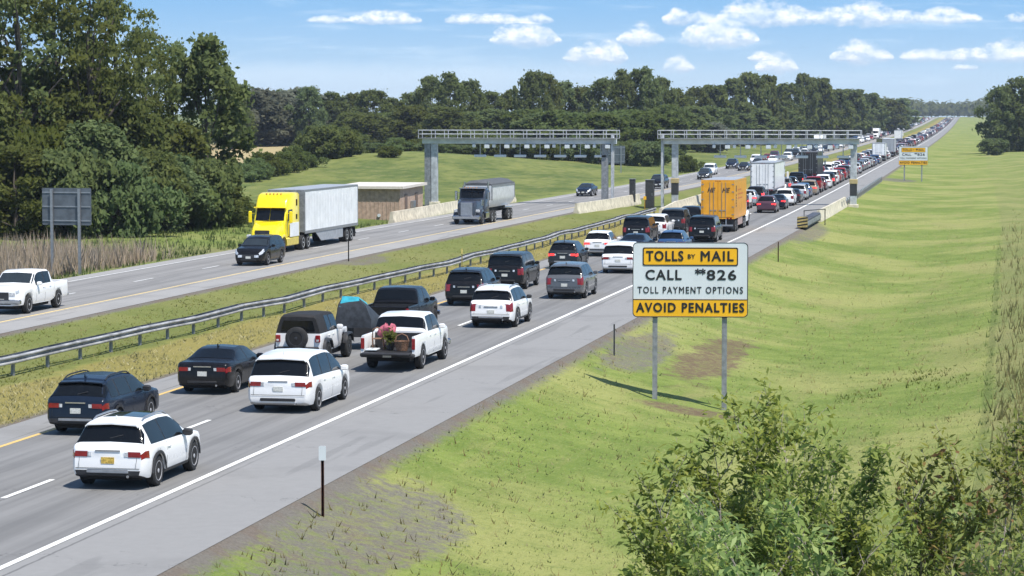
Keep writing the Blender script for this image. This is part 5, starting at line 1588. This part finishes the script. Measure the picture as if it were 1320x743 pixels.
blades('tall_grass', scatter(2600, (-.5, 6), (44, 220), 23), (.3, .75), .022, .4, M_DRYG, 3, (.35, .3))
blades('golden_grass', scatter(3600, (-33.6, -29.0), (68, 230), 24), (.04, .16), .028, 1.3, M_DRYG, 4, (.75, .25))
blades('median_grass', scatter(3200, (-41.0, -34), (80, 240), 25, ((-40.8, 158, 1.3, 6),)), (.03, .12), .03, 1.4, M_GRASS, 5, (.75, .25))
blades('dark_weeds', np.concatenate([scatter(34, (cx-.9, cx+.9), (cy-2.2, cy+2.2), 40+i, power=0) for i, (cx, cy) in enumerate(((-4.2, 101), (-3.0, 104), (-5.6, 97), (-2.4, 99)))]), (.06, .16), .03, 1.1, M_GRASS, 9, (.0, .15))
blades('edge_grass', scatter(160, (-1.0, -.55), (44, 200), 50), (.10, .32), .022, .5, M_GRASS, 10, (.05, .15))
blades('weeds', scatter(150, (-16.0, -12.6), (49, 66), 26), (.08, .22), .02, .8, M_DRYG, 6, (.3, .3))
blades('reeds', scatter(2600, (-66, -55.0), (132, 164), 27, power=0), (.8, 1.9), .045, .35, M_REED, 7, (.85, .2), 2)
blades('verge_grass', scatter(3200, (-72, -53.2), (128, 220), 28, power=0), (.15, .5), .04, .4, M_GRASS, 8, (.35, .25))

# foreground saplings
def sapling(px, z, top_py, spread, seed, label, m, nl=2600, leafl=.102, stems=3, twiggy=1.0, name='young_tree'):
    rng = random.Random(seed); nr = np.random.default_rng(seed)
    x, y = ray(px, z); zb = gz(x, y); H = CAMZ+(150-top_py)/3300.0*z-zb
    t = thing(name, label, 'young tree', (x, y, zb))
    tips = []; g = MB()
    def grow(p, d, ln, r, lev):
        n = 4; pts = [p]; rr = [r]
        q = Vector(p); dd = Vector(d)
        for i in range(n):
            dd = (dd+Vector((rng.uniform(-.16, .16), rng.uniform(-.16, .16), rng.uniform(-.05, .16)))).normalized()
            q = q+dd*(ln/n); pts.append(tuple(q)); rr.append(max(.0035, r*(1-.75*(i+1)/n)))
        g.path(pts, rr, 5 if lev < 2 else 4)
        if lev >= 2:
            for i in range(1, n+1): tips.append((pts[i], tuple(dd), lev))
        if lev >= 4: return
        k = {0: 9, 1: 6, 2: 4, 3: 0}.get(lev, 0)
        for j in range(k):
            f = .30+.70*(j+rng.random())/k; i = min(n-1, int(f*n)); u = f*n-i
            b = Vector(pts[i]).lerp(Vector(pts[i+1]), u); a = rng.uniform(0, 2*PI)
            out = Vector((math.cos(a), math.sin(a), rng.uniform(.2, .95))).normalized()
            grow(tuple(b), (dd*.45+out*.8).normalized(), ln*rng.uniform(.30, .46)*(1-.25*f if lev == 0 else 1), r*.42, lev+1)
    for s_ in range(stems):
        a = 2*PI*s_/stems+rng.uniform(-.5, .5); k = 0 if s_ == 0 else spread
        grow((rng.uniform(-.15, .15)*spread, rng.uniform(-.15, .15)*spread, -.3), Vector((math.cos(a)*k*.22, math.sin(a)*k*.22, 1)).normalized(), (H+.1)*(1 if s_ == 0 else rng.uniform(.72, .95)), .042*H/5.5, 0)
    ztop = max(p[0][2] for p in tips); ks = H/ztop
    for i, v in enumerate(g.v): g.v[i] = (v[0]*spread, v[1]*spread, v[2]*ks)
    tm = g.build('stems', M_BARKN, t)
    T = np.array([[p[0]*spread, p[1]*spread, p[2]*ks] for p, d, l in tips])
    sel = T[:, 2] > H*.30
    T = T[sel]
    idx = nr.integers(0, len(T), nl)
    C = T[idx]+nr.normal(0, .075, (nl, 3))
    N = unit(nr.normal(size=(nl, 3))*.6+np.array([.1, 0, .8]))
    r = unit(nr.normal(size=(nl, 3))); Tn = unit(np.cross(N, r)); B = np.cross(N, Tn)
    s = (leafl/2)*nr.uniform(.7, 1.4, (nl, 1)); dr = np.array([0, 0, -1.0])*s*.35
    V = np.stack([C-Tn*s*1.1, C-B*s*.42-Tn*s*.15, C+Tn*s*1.2+dr, C+B*s*.42-Tn*s*.15], 1)
    base = np.clip(nr.normal(.5, .22, len(T)), 0, 1)[idx]
    link('foliage', quads_mesh('foliage', V, np.clip(base+nr.normal(0, .22, nl), 0, 1), m), t)
sapling(1004, 31, 503, .74, 101, 'leafy young tree, tallest in front, its top reaching up to the toll sign foot', M_LEAFN, 17136, stems=4)
sapling(955, 30, 570, .5, 102, 'lower young tree at the left front corner of the foreground thicket', M_LEAFN, 11072)
sapling(1065, 32, 555, .62, 103, 'young tree right behind the tallest foreground tree, gap of grass to its right', M_LEAFN, 10545)
sapling(1178, 33, 532, .66, 104, 'sparse twiggy young tree with reddish olive leaves, right of the grassy gap', M_LEAFB, 6853)
sapling(1252, 32, 528, .66, 105, 'olive young tree second from the right edge of the foreground thicket', M_LEAFB, 8963)
sapling(1318, 33, 560, .60, 106, 'olive young tree cut by the right picture edge', M_LEAFB, 7909)
sapling(952, 27, 660, .5, 107, 'small leafy young tree at bottom edge, leftmost of the thicket', M_LEAFN, 6853)
sapling(1060, 26, 632, .75, 108, 'bright leafy young tree at the bottom edge in the middle of the thicket', M_LEAFN, 13708)
sapling(1165, 26, 652, .70, 109, 'bright green young tree at the bottom edge below the sparse twiggy one', M_LEAFN, 12126)
sapling(1285, 27, 650, .70, 110, 'young tree with yellowing leaves at the bottom right corner', M_LEAFB, 10545)

# ------------------------------------------------------------------ traffic
def car(kn, pm, label, x0, y, heading=1, cat=None, name=None, lod=0, lr=0.0, **kw):
    pt, L = car_parts(kn, pm, lod=lod, front=(heading < 0), **kw)
    nm = name or {'sedan': 'car', 'pickup': 'pickup_truck', 'minivan': 'minivan', 'jeep': 'off_road_car'}.get(kn, 'suv')
    ct = cat or {'pickup': 'pickup truck', 'minivan': 'minivan', 'sedan': 'car', 'wagon': 'car'}.get(kn, 'suv')
    r, obs = place(pt, nm, label, x0, y, heading, ct, lr=lr, Lc=L)
    return r, obs
RL, LL = -21.75, -25.75
car('crossover', WHITE, 'white crossover with dark sunroof and yellow plate, nearest vehicle at the lower left', -21.45, 58.75, rails=M_SILVER, sunroof=True, plate=M_PLATEY)[0].scale = (1.06, 1.05, 1.03)
car('wagon', NAVY, 'dark navy wagon with black roof rails beside the nearest white crossover', -26.0, 68.6, rails=M_PLASTIC, lr=-.01)
car('sedan', BLACK, 'black sedan in left lane between the navy wagon and the white jeep style car', -25.8, 79.6, clad=False)
car('minivan', WHITE, 'white minivan with dark wraparound rear window, right lane', -21.9, 75.0, clad=False)[0].scale = (1.02, 1.02, 1.01)
car('jeep', WHITE, 'boxy white off road car with black soft top and rear spare wheel', -25.4, 89.6, clad=False, roofm=M_SOFT, rimm=M_RIMD)
dp, dobs = car('pickup', BLACK, 'black pickup towing a small loaded trailer, ahead of the white off road car', -25.2, 102.0, clad=False, rimm=M_RIMD)
wp, wobs = car('pickup', WHITE, 'white pickup with lowered tailgate and loose cargo in its bed', -21.7, 88.2, clad=False, gate_open=True)
car('suv', BLACK, 'black suv against the guard rail, left of the white suv with tall lights', -25.6, 119.3, clad=False, lr=.01)
car('bigsuv', BLACK, 'large boxy black suv in left lane, taller than its neighbours', -25.9, 130.9, clad=False)
car('suv', WHITE, 'white suv with upright tail lights and dark lower bumper in the right lane', -21.8, 107.1, rails=M_SILVER)
car('suv', GREY, 'grey suv in the right lane left of the large toll sign', -21.7, 124.9, clad=False)
car('crossover', CHAR, 'dark crossover with lit red lights by the guard rail, behind the grey suv', -26.1, 149.7, brake=True)
car('crossover', WHITE, 'white crossover with lit red tail lights beside the median guard rail', -26.2, 163.4, brake=True, clad=False)
car('minivan', WHITE, 'white van with dark rear window, partly hidden by the large toll sign', -22.2, 145.9, clad=False)
car('bigsuv', BLACK, 'black suv with pale plate in the left lane, above left of the toll sign', -26.2, 181.0, clad=False)
car('sedan', NAVY, 'dark car changing lanes, roof just above the left part of the toll sign', -24.0, 163.0, clad=False, lr=-.05)
car('suv', WHITE, 'white suv in the left lane between two black suvs above the toll sign', -26.0, 189.0, clad=False)
car('bigsuv', CHAR, 'charcoal square suv in left lane beside the cream median barrier', -25.6, 197.0, clad=False)
car('crossover', BLUE, 'steel blue car whose roof shows just above the middle of the toll sign', -21.6, 165.0, clad=False)
car('bigsuv', BLACK, 'black suv close behind the orange trailer in the right lane', -21.7, 183.0, clad=False)
car('suv', BLACK, 'black suv squeezed left of the orange trailer by the barrier', -25.4, 206.5, lod=1, clad=False)
# cargo
def cargo(name, label, cat, root, lx, ly, lz):
    M = root.matrix_basis
    p = Matrix.LocRotScale(root.location, root.rotation_euler, None) @ Vector((lx, ly, lz))
    return thing(name, label, cat, p, root.rotation_euler.z)
def blob(mb, c, r, seed, n=10, m=10, amp=.18):
    rng = random.Random(seed); ph = [rng.uniform(0, 6.28) for _ in range(6)]
    R = []
    for i in range(1, m):
        th_ = PI*i/m; ring = []
        for j in range(n):
            a = 2*PI*j/n
            k = 1+amp*math.sin(3*a+ph[0]+2*th_)+amp*.6*math.sin(5*a+ph[1]-3*th_)
            ring.append((c[0]+r[0]*k*math.sin(th_)*math.cos(a), c[1]+r[1]*k*math.sin(th_)*math.sin(a), c[2]-r[2]*k*math.cos(th_)))
        R.append(ring)
    mb.loft(R)
M_PINK = simple('pink_fabric', (.42, .10, .14), .8, var=.2, vscale=9); M_CYAN = simple('cyan_tarpaulin', (.04, .40, .50), .5, var=.1)
M_TARPD = simple('charcoal_tarpaulin', (.03, .034, .04), .6, var=.25, vscale=5, bump=.4, bscale=7); M_TANW = simple('tan_wicker', (.24, .13, .075), .8, var=.25, vscale=20, bump=.4)
M_PLANT = simple('dark_potted_leaves', (.035, .06, .018), .6, var=.3, vscale=25); M_MAUV = simple('mauve_fabric', (.13, .085, .12), .8, var=.2)
ty = 96.2; tx = -25.0
tr = thing('utility_trailer', 'small dark open trailer towed behind the black pickup', 'trailer', (X(tx, ty), ty, rise(ty)+.004))
g = MB(); g.box(-.82, .82, -.1, 2.5, .50, .56); g.box(-.82, -.77, -.1, 2.5, .56, .86); g.box(.77, .82, -.1, 2.5, .56, .86); g.box(-.77, .77, -.1, -.05, .56, .86); g.box(-.77, .77, 2.45, 2.5, .56, .86); g.build('bed', M_PLASTIC, tr)
t_, r_ = wheel_meshes(.30, .18, 'alloy')
for sd in (1, -1):
    wo = t_.build('wheel', M_TYRE, tr, (sd*.95, 1.1, .30), 0 if sd > 0 else PI); r_.build('rim', [M_SILVER, M_UNDER], wo)
    g = MB(); x0_, x1_ = sorted((sd*.85, sd*1.06)); g.box(x0_, x1_, .7, 1.5, .64, .67, bev=.01); g.build('mudguard', M_PLASTIC, tr)
    g = MB(); x0_, x1_ = sorted((sd*.55, sd*.75)); g.box(x0_, x1_, -.14, -.10, .58, .68); g.build('tail_light', M_TAIL, tr)
g = MB(); g.path([(-.5, 2.5, .48), (0, 4.0, .46), (0, 5.9, .48)], .05, 6); g.path([(.5, 2.5, .48), (0, 4.0, .46)], .05, 6); g.build('drawbar', M_PLASTIC, tr)
c = thing('cargo_bundle', 'tall charcoal tarpaulin load with cyan top standing on the small trailer', 'load', (X(tx, ty)-.05, ty+1.0, .57))
c.scale = (.98, 1.15, 1.12)
g = MB(); g.loft([[(-.72, -.85, 0), (.72, -.85, 0), (.72, .72, 0), (-.72, .72, 0)], [(-.74, -.84, .5), (.74, -.86, .55), (.72, .72, .5), (-.72, .70, .5)], [(-.66, -.72, 1.05), (.50, -.78, 1.0), (.66, .40, .62), (-.66, .5, .8)], [(-.52, -.62, 1.30), (.16, -.62, 1.28), (.30, .05, 1.02), (-.5, .12, 1.1)]])
b = g.build('tarpaulin', M_TARPD, c)
g = MB(); g.loft([[(-.60, -.74, .98), (.30, -.76, .96), (.34, .07, .98), (-.55, .14, 1.06)], [(-.50, -.62, 1.34), (.15, -.62, 1.32), (.28, .05, 1.07), (-.48, .12, 1.15)]]); g.build('cover', M_CYAN, c)
c = thing('bundle', 'mauve cloth bundle at the front right of the charcoal tarpaulin load', 'bundle', (X(tx, ty)+.5, ty+2.1, .57))
g = MB(); blob(g, (0, 0, .28), (.3, .4, .3), 3); g.build('cloth', M_MAUV, c)
c = cargo('bag', 'pink bag leaning high against the cab in the white pickup bed', 'bag', wp, -.30, 1.25, .72)
g = MB(); blob(g, (0, 0, .60), (.34, .26, .24), 4, amp=.3); g.build('top', M_PINK, c); g = MB(); blob(g, (.02, 0, .22), (.26, .26, .26), 5); g.build('base', M_MAUV, c)
c = cargo('potted_plant', 'dark green potted plant among cargo in the white pickup bed', 'plant', wp, -.05, .55, .72)
g = MB(); g.lathe([(.12, 0), (.18, .26)], 'z', seg=12); g.build('pot', M_PLASTIC, c)
nr = np.random.default_rng(3); cc = nr.normal(0, .13, (260, 3))+np.array([0, 0, .42]); me = quads_mesh('leaves', leaf_quads(nr, cc, unit(nr.normal(size=(260, 3))), .06), nr.uniform(0, 1, 260), M_LEAF); link('leaves', me, c)
c = cargo('basket', 'tan wicker basket beside the right side wall in the white pickup bed', 'basket', wp, .42, .42, .72)
g = MB(); g.lathe([(.20, 0), (.27, .30), (.29, .34), (.25, .34), (.22, .08)], 'z', seg=14); g.build('bowl', M_TANW, c); g = MB(); g.path([(-.26, 0, .32), (-.18, 0, .52), (0, 0, .60), (.18, 0, .52), (.26, 0, .32)], .022, 6); g.build('handle', M_TANW, c)
c = cargo('hoop_chair', 'pale bent wood chair frame standing left in the white pickup bed', 'chair', wp, -.52, .62, .72)
g = MB(); g.path([(-.2, .12, 0), (-.2, .02, .45), (-.16, -.06, .72), (0, -.08, .80), (.16, -.06, .72), (.2, .02, .45), (.2, .12, 0)], .028, 6); g.build('frame', M_TANW, c); g = MB(); g.box(-.2, .2, -.02, .32, .36, .40, bev=.015); g.build('seat', M_TANW, c)
c = cargo('board', 'white board lying on the bed floor left in the white pickup', 'board', wp, -.62, .30, .73)
g = MB(); g.box(-.22, .2, -.3, .35, 0, .05, bev=.012); g.build('panel', M_SIGNW, c); g = MB(); g.box(-.02, .0, -.28, .33, .051, .06); g.build('batten', M_SILVER, c)

# oncoming, far carriageway
car('pickup', WHITE, 'white pickup driving towards the camera at the left picture edge', -45.3, 110.2, -1, clad=False)
car('suv', BLACK, 'black suv driving towards the camera in front of the yellow semi', -45.3, 149.0, -1, clad=False)
car('sedan', NAVY, 'dark blue sedan coming towards the left gantry in the outer lane', -48.9, 286, -1, lod=1, clad=False)
car('suv', BLACK, 'black suv on far carriageway between the two gantries', -45.3, 318, -1, lod=1, clad=False)
car('minivan', WHITE, 'white van on far carriageway just right of the right gantry column', -48.0, 395, -1, lod=1, clad=False)
car('crossover', CHAR, 'dark crossover on far carriageway half hidden by the right gantry column', -45.3, 365, -1, lod=1, clad=False)
car('sedan', BLACK, 'front one of two dark cars side by side on far carriageway above the orange trailer', -45.4, 425, -1, lod=1, clad=False)
car('suv', NAVY, 'rear one of two dark cars side by side on far carriageway above the orange trailer', -48.8, 440, -1, lod=1, clad=False)
car('crossover', BLACK, 'black crossover on far carriageway right of the two dark cars', -45.4, 452, -1, lod=1, clad=False)

# queue ahead under and beyond the gantry
PAL = [('white', WHITE, 6), ('black', BLACK, 5), ('grey', GREY, 4), ('silver', SILVER, 4), ('red', RED, 3), ('maroon', MAROON, 2), ('blue', BLUE, 2), ('dark blue', NAVY, 2), ('tan', TAN, 1)]
MIDC = [('crossover', PURPLE, 'plum coloured crossover in the right lane, first car beyond the orange trailer', -22.1, 240), ('sedan', NAVY, 'dark blue sedan with bright lamps in the right lane, second beyond the orange trailer', -21.9, 249),
 ('suv', WHITE, 'white suv in the right lane beside the white semi trailer', -21.9, 259.5), ('sedan', CHAR, 'charcoal sedan just ahead of the white suv beside the white semi', -21.8, 268.5), ('suv', SILVER, 'silver suv ahead of the charcoal sedan, right lane', -21.8, 277),
 ('crossover', BLUE, 'blue crossover ahead of the silver suv in the right lane', -21.9, 286), ('minivan', TAN, 'tan minivan in the right lane of the queue left of the right gantry post', -21.8, 294.5), ('pickup', RED, 'red pickup in the right lane of the queue just left of the right gantry post', -21.9, 304),
 ('crossover', MAROON, 'maroon crossover ahead of the red pickup', -21.8, 314), ('minivan', WHITE, 'white minivan right of the right gantry post', -21.8, 323), ('suv', BLACK, 'black suv ahead of the white minivan by the gantry post', -21.8, 333),
 ('suv', MAROON, 'maroon suv alongside the front of the orange trailer, left lane', -25.5, 222), ('crossover', BLACK, 'black crossover left of the plum crossover', -25.4, 231), ('suv', NAVY, 'dark blue suv in left lane level with the plum crossover', -25.5, 240), ('sedan', MAROON, 'maroon sedan two cars behind the white semi trailer', -25.5, 249.5),
 ('suv', GREY, 'grey suv in left lane ahead of the white semi', -25.5, 306), ('crossover', BLACK, 'black crossover behind the black semi trailer', -25.4, 316), ('pickup', BLACK, 'black pickup with flat bed directly behind the black semi trailer', -25.5, 327), ('suv', RED, 'red suv in left lane ahead of the black semi', -25.5, 377), ('sedan', BLACK, 'black sedan in left lane ahead of the red suv', -25.5, 386),
 ('crossover', SILVER, 'silver crossover just behind the dark blue suv, left of the plum crossover', -25.5, 258), ('suv', BLACK, 'black suv right behind the white semi trailer', -25.5, 267), ('sedan', BLUE, 'blue sedan between the black pickup and the black semi trailer', -25.5, 337)]
for k, pm, lab, x0, y in MIDC: car(k, pm, lab, x0, y, lod=1, clad=False, brake=(int(y) % 3 == 0))
_mc = {}
def far_car(kn, cname, pm, x0, y, heading, group, label):
    key = (kn, cname, heading)
    if key not in _mc:
        pt, L = car_parts(kn, pm, lod=1, clad=False, front=heading < 0); _mc[key] = (pt.merged('distant_car'), L)
    me, L = _mc[key]
    yy = y+(L if heading < 0 else 0); x = X(x0, yy); rz = -math.atan((X(x0, yy+5)-X(x0, yy-5))/10)+(PI if heading < 0 else 0)
    nm = {'pickup': 'pickup_truck', 'minivan': 'minivan', 'sedan': 'car'}.get(kn, 'suv')
    o = link(nm, me, None, (x, yy, rise(yy)+.004), rz); o.rotation_euler.x = math.atan((rise(yy+6)-rise(yy))/6)*heading
    tag(o, label, {'pickup': 'pickup truck'}.get(kn, nm), group); return L
rq = random.Random(31)
bag = [p for p in PAL for _ in range(p[2])]
for lane, y0 in ((-21.8, 342), (-25.5, 394)):
    y = y0
    while y < 2250:
        busy = [(516, 540), (571, 602)] if lane > -23 else [(636, 660)]
        hit = [b for b in busy if y+6 > b[0] and y < b[1]]
        if hit: y = hit[0][1]+rq.uniform(2, 4); continue
        cn, pm, _ = rq.choice(bag); kn = rq.choice(['suv', 'suv', 'crossover', 'crossover', 'sedan', 'minivan', 'pickup', 'bigsuv'])
        z = 'in the middle distance' if y < 900 else 'towards the crest'
        L = far_car(kn, cn, pm, lane+rq.uniform(-.15, .15), y, 1, '%s vehicles of the queue %s' % (cn, z), '%s vehicle queued far up the near carriageway %s' % (cn, z))
        y += L+(rq.uniform(2.0, 4.5) if y < 900 else rq.uniform(8, 22))
for lane in (-45.45, -48.9):
    y = 480+rq.uniform(0, 14)
    while y < 2250:
        cn, pm, _ = rq.choice(bag+[PAL[0]]*8); kn = rq.choice(['suv', 'crossover', 'sedan', 'minivan', 'pickup', 'bigsuv'])
        z = 'in the middle distance' if y < 900 else 'near the crest'
        L = far_car(kn, cn, pm, lane+rq.uniform(-.2, .2), y, -1, '%s oncoming vehicles %s' % (cn, z), '%s vehicle coming towards the camera on the far carriageway %s' % (cn, z))
        y += L+rq.uniform(10, 34)*(1 if y < 900 else 1.3)
# far lorries in the stream (few pixels each)
def far_truck(x0, y, heading, wall, cabm, label, group):
    key = ('truck', wall.name, cabm.name)
    if key not in _mc:
        pt = Parts(); box_trailer(pt, 0, 12.5, wall, M_TRAILG); dual_wheels(pt, (1.8, 3.0), 1.26); L = tractor(pt, 13.4, cabm); _mc[key] = (pt.merged('distant_truck'), L)
    me, L = _mc[key]
    yy = y+(L if heading < 0 else 0); rz = -math.atan((X(x0, yy+5)-X(x0, yy-5))/10)+(PI if heading < 0 else 0)
    o = link('semi_truck', me, None, (X(x0, yy), yy, rise(yy)+.004), rz); tag(o, label, 'truck', group)
far_truck(-48.9, 690, -1, M_TRAIL, WHITE, 'white semi truck coming along the far carriageway at the foot of the wood', 'far white oncoming trucks')
far_truck(-45.5, 1010, -1, M_TRAIL, WHITE, 'white semi truck coming along the far carriageway at the foot of the wood', 'far white oncoming trucks')
far_truck(-29.3, 905, 1, M_TRAIL, WHITE, 'white semi truck standing on the left of the far queue', 'far white trucks of the queue')
far_truck(-48.9, 1300, -1, M_TRAIL, WHITE, 'white semi truck coming along the far carriageway at the foot of the wood', 'far white oncoming trucks')

# ------------------------------------------------------------------ sky, sun, camera
SUN_AZ, SUN_EL = math.radians(-38), math.radians(62)          # azimuth from +X towards +Y
w = bpy.data.worlds.new('World'); SC.world = w; w.use_nodes = True
nt = NT(w.node_tree); bg = nt.n['Background']
sky = nt.new('ShaderNodeTexSky', sky_type='NISHITA'); sky.sun_disc = False; sky.sun_elevation = SUN_EL; sky.sun_rotation = PI/2-SUN_AZ
sky.air_density = 1.0; sky.dust_density = .6; sky.ozone_density = 1.4
D = nt.new('ShaderNodeTexCoord').outputs['Generated']
sp = nt.new('ShaderNodeSeparateXYZ'); nt.l.new(D, sp.inputs[0])
az = nt.math('ARCTAN2', sp.outputs[0], sp.outputs[1]); el = nt.math('ARCSINE', sp.outputs[2])
px_ = nt.math('MULTIPLY_ADD', nt.math('ADD', az, YAW), 3300.0, 660.0)        # photo columns / rows as angles
py_ = nt.math('MULTIPLY', el, 3300.0)
cb = nt.new('ShaderNodeCombineXYZ'); nt.l.new(px_, cb.inputs[0]); nt.l.new(py_, cb.inputs[1])
nz = nt.new('ShaderNodeTexNoise'); nt.l.new(nt.scale_vec(cb.outputs[0], (.055, .085, 1)), nz.inputs['Vector']); nz.inputs['Scale'].default_value = 1.0; nz.inputs['Detail'].default_value = 6; nz.inputs['Roughness'].default_value = .62
nf = nt.math('SUBTRACT', nz.outputs['Fac'], .5)
nlo = nt.math('SUBTRACT', nt.noise(nt.scale_vec(cb.outputs[0], (.018, .03, 1)), 1.0, 3, .5), .5)
CL = [(965, 119, 40, 23), (1003, 122, 40, 17), (1040, 120, 34, 10), (1078, 120, 34, 13), (1112, 121, 34, 19), (1150, 120, 40, 10), (1208, 119, 28, 14), (1238, 119, 20, 7), (1300, 118, 16, 8),
      (925, 90, 44, 24), (915, 94, 22, 26), (872, 127, 17, 11), (902, 128, 14, 7), (825, 101, 24, 15), (768, 71, 36, 18), (785, 76, 20, 18), (676, 98, 40, 18), (655, 98, 20, 16), (700, 98, 18, 14), (872, 60, 17, 15),
      (1000, 64, 22, 15), (978, 68, 16, 10), (1103, 73, 30, 19), (1125, 70, 22, 10), (1188, 73, 30, 10), (1250, 79, 45, 8), (1290, 82, 40, 13), (1235, 58, 20, 5), (1330, 78, 40, 14), (497, 123, 44, 9), (425, 113, 26, 9), (600, 122, 26, 8), (640, 122, 28, 8), (690, 122, 20, 8), (-60, 90, 70, 30), (1420, 130, 60, 26)]
# cloud banks: per row of clouds one curve gives the height of the cloud tops along the azimuth
dens = None; shade = None
t01 = nt.math('MULTIPLY_ADD', px_, 1/1600.0, 150/1600.0)
pw = nt.math('MULTIPLY_ADD', nf, 14.0, px_); t01 = nt.math('MULTIPLY_ADD', pw, 1/1600.0, 150/1600.0)
for row in (121, 96, 73, 60):
    mem = [c for c in CL if min((121, 96, 73, 60), key=lambda r: abs(r-c[1])) == row]
    fc = nt.new('ShaderNodeFloatCurve'); cm = fc.mapping; cu = cm.curves[0]
    xs = [i/160 for i in range(161)]; ysv = []
    for q in xs:
        p = q*1600-150; h = 0
        for (cx, cy, hw, hh) in mem:
            u = abs(p-cx)/(hw*1.15)
            if u < 1: h = max(h, (hh*1.3+(cy-row)*.5)*(1-u*u)**.6)
        ysv.append(max(0, h/40))
    for i, (q, v) in enumerate(zip(xs, ysv)):
        if i == 0: cu.points[0].location = (0, v)
        elif i == 160: cu.points[1].location = (1, v)
    for i in range(1, 160): cu.points.new(xs[i], ysv[i])
    for p in cu.points: p.handle_type = 'VECTOR'
    cm.update(); nt.l.new(t01, fc.inputs['Value'])
    h = nt.math('MULTIPLY_ADD', fc.outputs[0], 40.0, .35)
    v = nt.math('DIVIDE', nt.math('SUBTRACT', py_, row), h)
    va = nt.math('MULTIPLY_ADD', nt.math('ABSOLUTE', v), 2.0, nt.math('MULTIPLY', v, -1.0))
    k = nt.math('MULTIPLY', nt.math('SUBTRACT', 1.0, nt.math('MULTIPLY', va, va)), nt.sstep(h, .5, 6))
    k = nt.math('SUBTRACT', k, nt.sstep(h, 5, .5))
    dens = k if dens is None else nt.math('MAXIMUM', dens, k)
    sel = nt.math('MULTIPLY', nt.sstep(k, -.3, .3), nt.math('MULTIPLY_ADD', v, .8, nt.math('MULTIPLY', k, .2)))
    shade = sel if shade is None else nt.math('MAXIMUM', shade, sel)
cov = nt.sstep(nt.math('ADD', dens, nt.math('MULTIPLY', nf, 4.4)), -.55, 1.45)
cov = nt.math('MULTIPLY', cov, nt.sstep(nlo, -.25, .08, .45, .95))
# thin streaks and the pale veil over the horizon
stn = nt.noise(nt.scale_vec(cb.outputs[0], (.006, .055, 1)), 1.0, 5, .6)
streak = nt.math('MULTIPLY', nt.sstep(stn, .50, .72), nt.math('MULTIPLY', nt.sstep(py_, 6, 40), nt.sstep(py_, 330, 120)))
veil = nt.math('MULTIPLY', nt.sstep(nt.math('ADD', py_, nt.math('MULTIPLY', nlo, 22)), 78, 52), nt.sstep(px_, 900, 600, .35, 1))
skc = nt.new('ShaderNodeHueSaturation'); nt.l.new(sky.outputs[0], skc.inputs['Color']); skc.inputs['Saturation'].default_value = 1.15
grad = nt.mix(nt.sstep(py_, -20, 190), rgb(3.75, 4.95, 5.95), rgb(1.5, 3.2, 5.4))
base = nt.mix(nt.sstep(py_, 1100, 250), skc.outputs[0], grad)
base = nt.mix(nt.math('MULTIPLY', streak, .5), base, rgb(4.2, 5.4, 6.6))
base = nt.mix(nt.math('MULTIPLY', veil, .6), base, rgb(4.7, 5.7, 6.7))
cc_ = nt.mix(nt.sstep(nt.math('ADD', shade, nt.math('MULTIPLY', nf, .9)), .0, .55), rgb(3.9, 4.7, 5.8), rgb(7.6, 7.6, 7.6))
fin = nt.mix(nt.math('MULTIPLY', cov, .92), base, cc_)
nt.l.new(fin, bg.inputs['Color']); bg.inputs['Strength'].default_value = .115

hm = bpy.data.materials.new('haze_air'); hm.use_nodes = True; hn = hm.node_tree; hn.nodes.remove(hn.nodes['Principled BSDF'])
pv = hn.nodes.new('ShaderNodeVolumePrincipled'); pv.inputs['Color'].default_value = rgb(.80, .88, 1.0); pv.inputs['Density'].default_value = .00010; pv.inputs['Anisotropy'].default_value = .2
hn.links.new(pv.outputs[0], hn.nodes['Material Output'].inputs['Volume'])
hb = MB(); hb.box(-2200, 2200, -60, 4750, -6, 60); ho = hb.build('haze', hm, smooth=False); ho['kind'] = 'stuff'
ld = bpy.data.lights.new('sun', 'SUN'); ld.energy = 4.3; ld.angle = math.radians(.53); ld.color = (1, .955, .89)
lo = bpy.data.objects.new('sun', ld); COL.objects.link(lo)
sv = Vector((math.cos(SUN_EL)*math.cos(SUN_AZ), math.cos(SUN_EL)*math.sin(SUN_AZ), math.sin(SUN_EL)))
lo.rotation_euler = sv.to_track_quat('Z', 'Y').to_euler(); lo.location = (20, 60, 60)

cd = bpy.data.cameras.new('camera'); cd.lens = 90.0; cd.sensor_width = 36; cd.clip_end = 20000; cd.clip_start = .5
co = bpy.data.objects.new('camera', cd); COL.objects.link(co)
co.location = (0, 0, CAMZ); co.rotation_euler = (PI/2-PITCH, 0, YAW)
SC.camera = co
SC.view_settings.view_transform = 'Standard'; SC.view_settings.look = 'None'; SC.view_settings.exposure = .58; SC.view_settings.gamma = 1
SC.render.film_transparent = False
SC.cycles.max_bounces = 4; SC.cycles.transparent_max_bounces = 4; SC.cycles.diffuse_bounces = 2; SC.cycles.glossy_bounces = 2; SC.cycles.transmission_bounces = 2
